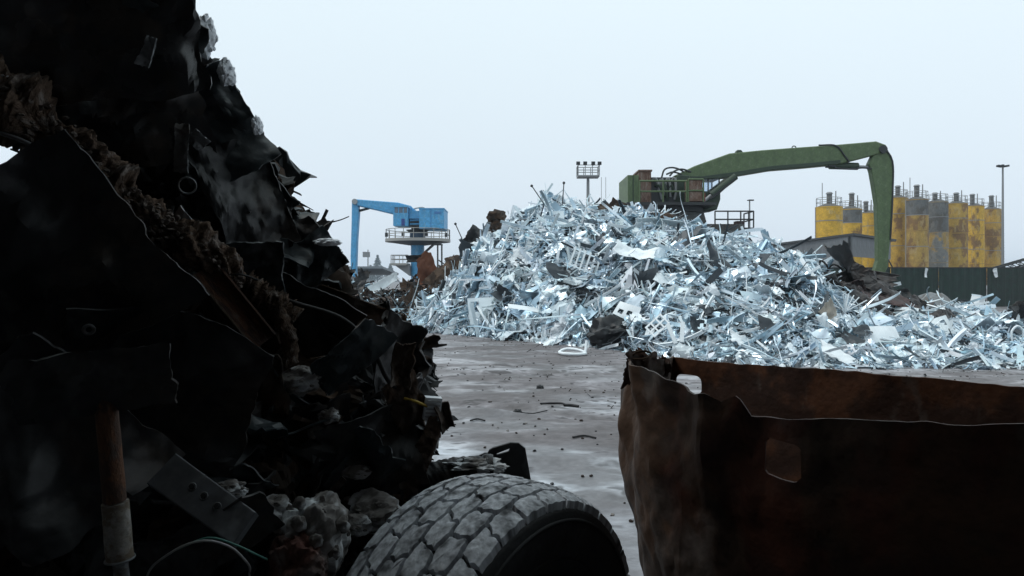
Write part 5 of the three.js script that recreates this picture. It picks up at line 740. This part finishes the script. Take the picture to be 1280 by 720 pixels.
// ------------------------------------------------------------------ rusty container at right
{
  const base = V(1.2, 0, -2.1), g = thing('rusty_container', 'torn open rusty brown steel container at the near right', 'container', base);
  // plan of the front wall from the dented end round the bulged corner to the right, then the rear wall
  const path = new THREE.CatmullRomCurve3([V(0.75, 0, -3.22), V(0.59, 0, -3.02), V(0.445, 0, -2.68), V(0.405, 0, -2.38), V(0.465, 0, -2.12), V(0.62, 0, -1.92), V(0.9, 0, -1.70), V(1.3, 0, -1.45), V(2.0, 0, -1.05), V(2.8, 0, -0.6)]);
  const NU = 300, L = path.getLength();
  const pxAt = u => { const p = path.getPointAt(clamp(u)); return -p.z < 0.3 ? 5000 : CX + F * p.x / -p.z; }; let uMin = 0; for (let i = 0; i <= 1000; i++) if (pxAt(i / 1000) < pxAt(uMin)) uMin = i / 1000;
  const uOf = (px) => { for (let i = Math.round(uMin * 1000); i <= 1000; i++) if (pxAt(i / 1000) >= px) return i / 1000; return 1; };
  // rim height of the torn edge against the sight columns on the front wall
  const rimPx = [[776, 462], [786, 472], [800, 455], [812, 465], [822, 473], [842, 484], [855, 489], [868, 493], [884, 491], [890, 497], [899, 503], [910, 497], [918, 494], [926, 507], [933, 522], [945, 523], [980, 524], [1020, 523], [1060, 526], [1100, 527], [1150, 527], [1180, 529], [1215, 532], [1250, 529], [1290, 528], [1400, 528]];
  const uCorner = uOf(822), jag = [[0, 1.245], [0.15, 1.25], [0.3, 1.22], [0.42, 1.27], [0.5, 1.30], [0.56, 1.31], [0.62, 1.285], [0.66, 1.235], [0.70, 1.215], [0.74, 1.25], [0.80, 1.30], [0.86, 1.335], [0.92, 1.32], [1, 1.295]];
  const rimC = new Map(); const rim = u => { let r = rimC.get(u); if (r === undefined) { r = rim0(u); rimC.set(u, r); } return r; }; const ptC = new Map(), PT = u => { let r = ptC.get(u); if (!r) { r = [path.getPointAt(u), path.getTangentAt(u)]; ptC.set(u, r); } return r; };
  const rim0 = u => { const p = path.getPointAt(clamp(u)); if (u < uCorner) { const t = u / uCorner; return table(jag, t, 1) + 0.012 * fbm(t * 14, 2, 0, 3); } const px = CX + F * p.x / -p.z; const y = EYE - (table(rimPx, px, 1) - CY) / F * -p.z; return y + 0.004 * fbm(u * 60, 1, 0, 2); };
  const hu = uOf(974), holeC = { y: EYE - (576 - CY) / F * -path.getPointAt(hu).z }, hp = path.getPointAt(hu), hw = 22.5 * -hp.z / F / L * 1.15, hh = 23.5 * -hp.z / F;
  const wallPos = (u, v) => {
    const top = rim(u); let y = v * top, uu = u; // snap to the window's edge
    const a = (u - hu) / hw, b = (y - holeC.y) / hh, s = Math.pow(a ** 8 + b ** 8, 0.125);
    if (s < 1 && s > 0.72) { const k = 1 / s; uu = hu + a * k * hw; y = holeC.y + b * k * hh; }
    const [p, t] = PT(clamp(uu)), nx = -t.z, nzz = t.x; // outward
    const inn = 0.24 * Math.pow(clamp(1 - y / 1.0), 1.4) + 0.0;
    const endF = 1 - sst(uCorner + 0.02, uCorner + 0.2, uu);
    let dn = 0.016 * fbm(uu * 8, y * 2.2, 1, 4) + endF * (0.045 * fbm(uu * 16 + 3, y * 2.2, 4, 4) + 0.02 * Math.sin(uu * 90 + y * 2) * sst(0.6, 1.2, y)) + 0.0025 * fbm(uu * 70, y * 22, 9, 2);
    dn -= endF * 0.05 * sst(0.85, 1.25, y) * Math.abs(nz(uu * 26, 3));
    return V(p.x + nx * (dn - inn) - base.x, y, p.z + nzz * (dn - inn) - base.z);
  };
  const NV = 90;
  const inHole = (u0, u1, j) => { let c = 0; for (const [a, b] of [[0, 0], [1, 0], [0, 1], [1, 1]]) { const u = a ? u1 : u0, y = (j + b) / NV * rim(u), s = Math.pow(((u - hu) / hw) ** 8 + ((y - holeC.y) / hh) ** 8, 0.125); if (s < 1) c++; } return c === 4; };
  const uS = uOf(846), NE = Math.round(NU * uS);
  // worn grey end into ragged dark rust, with the front wall's shade painted in
  const wearAndShade = (geo, u0) => { const uv = geo.attributes.uv, c = []; for (let i = 0; i < uv.count; i++) { const a = uv.getX(i) + u0, b = uv.getY(i); uv.setX(i, a); const n = fbm(a * 3.2, b * 1.6, 2, 5), t = sst(-0.09, 0.09, a - L * uS * 0.93 + n * 0.26), q = sst(-0.05, 0.12, fbm(a * 5 + 9, b * 3, 5, 4)); const red = 1 - 0.3 * q; c.push(lerp(1, 0.5, t), lerp(1, 0.38 * red, t), lerp(1, 0.30 * red, t)); } geo.setAttribute('color', new THREE.Float32BufferAttribute(c, 3)); return geo; };
  mesh('end_wall', wearAndShade(gridShell(NE, NV, (u, v) => wallPos(u * uS, v), 0.007, null, [L * uS, 1.25], 0.5), 0), M.rustpale, g);
  const NF = NU - NE, mu = i => uS + i / NF * (1 - uS);
  mesh('front_wall', wearAndShade(gridShell(NF, NV, (u, v) => wallPos(uS + u * (1 - uS), v), 0.007, (i, j) => !inHole(mu(i), mu(i + 1), j), [L * (1 - uS), 1.25], 0.5), L * uS), M.rustpale, g);
  // rear wall
  const B0 = V(0.70, 0, -3.22), B1 = V(3.0, 0, -1.22), BL = B0.distanceTo(B1), bn = V(B1.z - B0.z, 0, -(B1.x - B0.x)).normalize();
  const bu = px => { let b = 0, bd = 1e9; for (let i = 0; i <= 500; i++) { const p = V().lerpVectors(B0, B1, i / 500); const e = Math.abs(CX + F * p.x / -p.z - px); if (e < bd) { bd = e; b = i / 500; } } return b; };
  const rearPx = [[820, 470], [832, 452], [838, 446], [860, 449], [900, 453], [950, 457], [1000, 460], [1060, 464], [1120, 470], [1180, 475], [1240, 481], [1290, 485], [1500, 490]];
  const rrC = new Map(), rrim = u => { let r = rrC.get(u); if (r === undefined) { r = rrim0(u); rrC.set(u, r); } return r; }; const rrim0 = u => { const p = V().lerpVectors(B0, B1, u); return EYE - (table(rearPx, CX + F * p.x / -p.z, 1) - CY) / F * -p.z + 0.005 * fbm(u * 40, 5, 0, 2); };
  const h2 = bu(859), hp2 = V().lerpVectors(B0, B1, h2), y2 = EYE - (481 - CY) / F * -hp2.z, w2 = 12.5 * -hp2.z / F / BL * 1.4, hh2 = 12.5 * -hp2.z / F;
  const rp = (u, v) => { let uu = u, y = v * rrim(u); const a = (u - h2) / w2, b = (y - y2) / hh2, s = Math.pow(a ** 4 + b ** 4, 0.25); if (s < 1 && s > 0.6) { uu = h2 + a / s * w2; y = y2 + b / s * hh2; } const p = V().lerpVectors(B0, B1, uu), dn = 0.02 * fbm(uu * 5, y * 2, 6, 3) + 0.12 * Math.pow(clamp(1 - y), 1.5); return V(p.x - bn.x * dn - base.x, y, p.z - bn.z * dn - base.z); };
  const inH2 = (i, j) => { let c = 0; for (const [a, b] of [[0, 0], [1, 0], [0, 1], [1, 1]]) { const u = (i + a) / 320, y = (j + b) / 90 * rrim(u); if (Math.pow(((u - h2) / w2) ** 4 + ((y - y2) / hh2) ** 4, 0.25) < 1) c++; } return c === 4; };
  mesh('rear_wall', gridShell(320, 90, rp, 0.008, (i, j) => !inH2(i, j), [BL, 1.2], 0.5), M.rust, g);
  mesh('floor_plate', gridShell(8, 8, (u, v) => { const a = path.getPointAt(0.12 + 0.88 * u), b = V().lerpVectors(B0, B1, u); const p = V().lerpVectors(a, b, 0.2 + v * 0.72); return V(p.x - base.x, 0.1, p.z - base.z); }, 0.01, null, [2, 1], 0), M.rust, g);
  // curled shreds of plate at the torn corner
  for (const [seed, px, py, d, w, h, rz, ry] of [[3001, 797, 452, 2.5, 34, 36, 0.5, 0.4], [3002, 813, 462, 2.6, 26, 40, -0.4, 0.2], [3003, 832, 458, 3.1, 24, 30, 0.2, 0.2], [3004, 786, 466, 2.4, 22, 44, 0.15, 0.8]]) { const k = d / F, m = mesh('torn_flap', crumple(seed, { w: w * k, h: h * k, n: 14, amp: 0.3, curl: 1.6, tear: 0.5, thick: 0.006 }), M.rust, g); m.position.copy(at(px, py, d)).sub(base); m.rotation.set(0, ry, rz); }
  mesh('wire_loop', tube([at(788, 448, 2.5), at(794, 441, 2.5), at(806, 439, 2.5), at(814, 442, 2.52), at(806, 448, 2.48)].map(p => p.sub(base)), 0.004, 30, 6, true), M.mud, g);
}
// ------------------------------------------------------------------ ground litter
{
  R = mulberry(701);
  const lit = thing('ground_litter', 'scattered stones and scrap crumbs on the frozen yard', 'litter', null); lit.userData.kind = 'stuff';
  const gs = [lump(81, 0.02, 0.012, 0.018, 0.6, 1), lump(82, 0.03, 0.012, 0.02, 0.6, 1), ribbon(831, 0.25, 0.015, 3, 2, 8, 0.004), crumple(832, { w: 0.12, h: 0.08, n: 6, amp: 0.5, thick: 0.004 })], ms = [M.brownd, M.black, M.snow, M.grey], Ls = gs.map(() => ms.map(() => []));
  for (let i = 0; i < 3200; i++) { const d = 2.5 + Math.pow(R(), 0.62) * 19, px = rr(380, 1340), x = (px - CX) / F * d, z = -d, near = table(HT, px, 1) - d; const gi = R() < 0.8 ? (R() < 0.6 ? 0 : 1) : near < 2 || R() < 0.25 ? 2 + Math.floor(R() * 2) : 0; if (near < -0.2) continue; const c = nz(x * 0.6, z * 1.1, 3); if (R() > 0.45 + c && near > 1.2) continue; const s = rr(0.3, 0.9); eul.set(gi >= 2 ? Math.PI / 2 + rr(-0.2, 0.2) : 0, rr(0, 6), rr(-0.2, 0.2)); qt.setFromEuler(eul); mt.compose(V(x, GX(x, z) + 0.006, z), qt, V(s, s, s)); const mi = near < 1.5 && R() < 0.4 ? 3 : R() < 0.45 ? 0 : R() < 0.7 ? 1 : 2; Ls[gi][mi].push(mt.clone()); }
  Ls.forEach((a, gi) => a.forEach((l, mi) => { if (!l.length) return; const im = shadow(new THREE.InstancedMesh(gs[gi], ms[mi], l.length)); l.forEach((m, i) => im.setMatrixAt(i, m)); im.name = gi < 2 ? 'stone' : 'scrap_crumb'; im.userData.kind = 'stuff'; lit.add(im); }));
  const gp = (px, py) => { const d = EYE * F / (py - CY), p = at(px, py, d); p.y = GX(p.x, p.z) + 0.015; return p; };
  wireThing([gp(676, 508), gp(688, 505), gp(702, 505.5), gp(708, 509)], 0.012, M.wire, 'thin dark wire lying on the yard', 'wire', 'wire'); wireThing([gp(705, 509), gp(714, 508.5), gp(723, 509.5)], 0.02, M.wire, 'short thick dark rod at the end of the thin wire', 'rod', 'rod');
  const st = mesh('dark_stone', lump(83, 0.05, 0.035, 0.045, 0.4, 8), M.black); st.position.copy(gp(647, 516)); tag(st, 'dark stone with a trailing twig on the yard', 'stone');
  wireThing([gp(650, 516), gp(664, 517), gp(684, 514)], 0.007, M.wire, 'thin twig trailing from the dark stone', 'twig', 'twig');
  const s2 = mesh('dark_stone', lump(84, 0.05, 0.04, 0.05, 0.4, 8), M.black); s2.position.copy(gp(675, 484)); tag(s2, 'lone dark stone on the yard nearer the silver heap', 'stone');
  for (const [a, b, y, lb] of [[716, 745, 549, 'dark broken twigs on the frosty ground by container'], [588, 606, 531, 'short dark twig left on the yard']]) wireThing([gp(a, y), gp((a + b) / 2, y - 2), gp(b, y)], 0.01, M.wire, lb, 'twig', 'twig');
}
// ------------------------------------------------------------------ unseen shed added over the viewpoint: its roof and walls keep the near faces in shade
{
  const g = thing('added_shade_shed', 'unseen open fronted shed added over the viewpoint to shade the near scrap', 'shed', V(0, 0, 1));
  const mS = std({ map: rustTex([0.10, 0.085, 0.075], [0.14, 0.085, 0.055], [0.17, 0.165, 0.16], 350, 0.5, 256), roughness: 0.85 });
  const X0 = -7.5, X1 = 7, ZF = -3.35, ZB = 4.5, HF = 5.3, HB = 4.2, nS = 12;
  for (let i = 0; i < nS; i++) { // roof and back wall in separate sheets, ribbed
    const a = lerp(X0, X1, i / nS) + 0.01, b = lerp(X0, X1, (i + 1) / nS) - 0.01, rib = u => (Math.floor(u * 24) % 4 < 2 ? 0.03 : 0);
    mesh('roof_sheet', gridShell(24, 2, (u, v) => V(lerp(a, b, u), lerp(HF, HB, v) + rib(u), lerp(ZF, ZB, v)), 0.01, null, [1.2, 9], 0.3), mS, g);
    mesh('wall_sheet', gridShell(24, 2, (u, v) => V(lerp(a, b, u), v * (HB - 0.03), ZB - 0.08 - rib(u)), 0.01, null, [1.2, 4], 0.3), mS, g);
  }
  for (const x of [X0, X1]) for (let i = 0; i < 7; i++) { const a = lerp(ZF, ZB, i / 7) + 0.01, b = lerp(ZF, ZB, (i + 1) / 7) - 0.01; mesh('side_sheet', gridShell(8, 2, (u, v) => V(x + (Math.floor(u * 8) % 4 < 2 ? 0.03 : 0), v * (lerp(HF, HB, (i + u) / 7) - 0.05), lerp(a, b, u)), 0.01, null, [1.2, 4], 0.3), mS, g); }
  for (const x of [X0 + 0.2, X1 - 0.2]) for (const z of [ZF + 0.25, ZB - 0.4]) mesh('post', box(0.18, z < 0 ? HF - 0.14 : HB - 0.1, 0.18, x, (z < 0 ? HF - 0.14 : HB - 0.1) / 2, z), mFar.dark, g);
  mesh('front_beam', box(X1 - X0 - 0.2, 0.2, 0.14, (X0 + X1) / 2, HF - 0.13, ZF + 0.12), mFar.dark, g);
}
renderer.render(scene, camera);
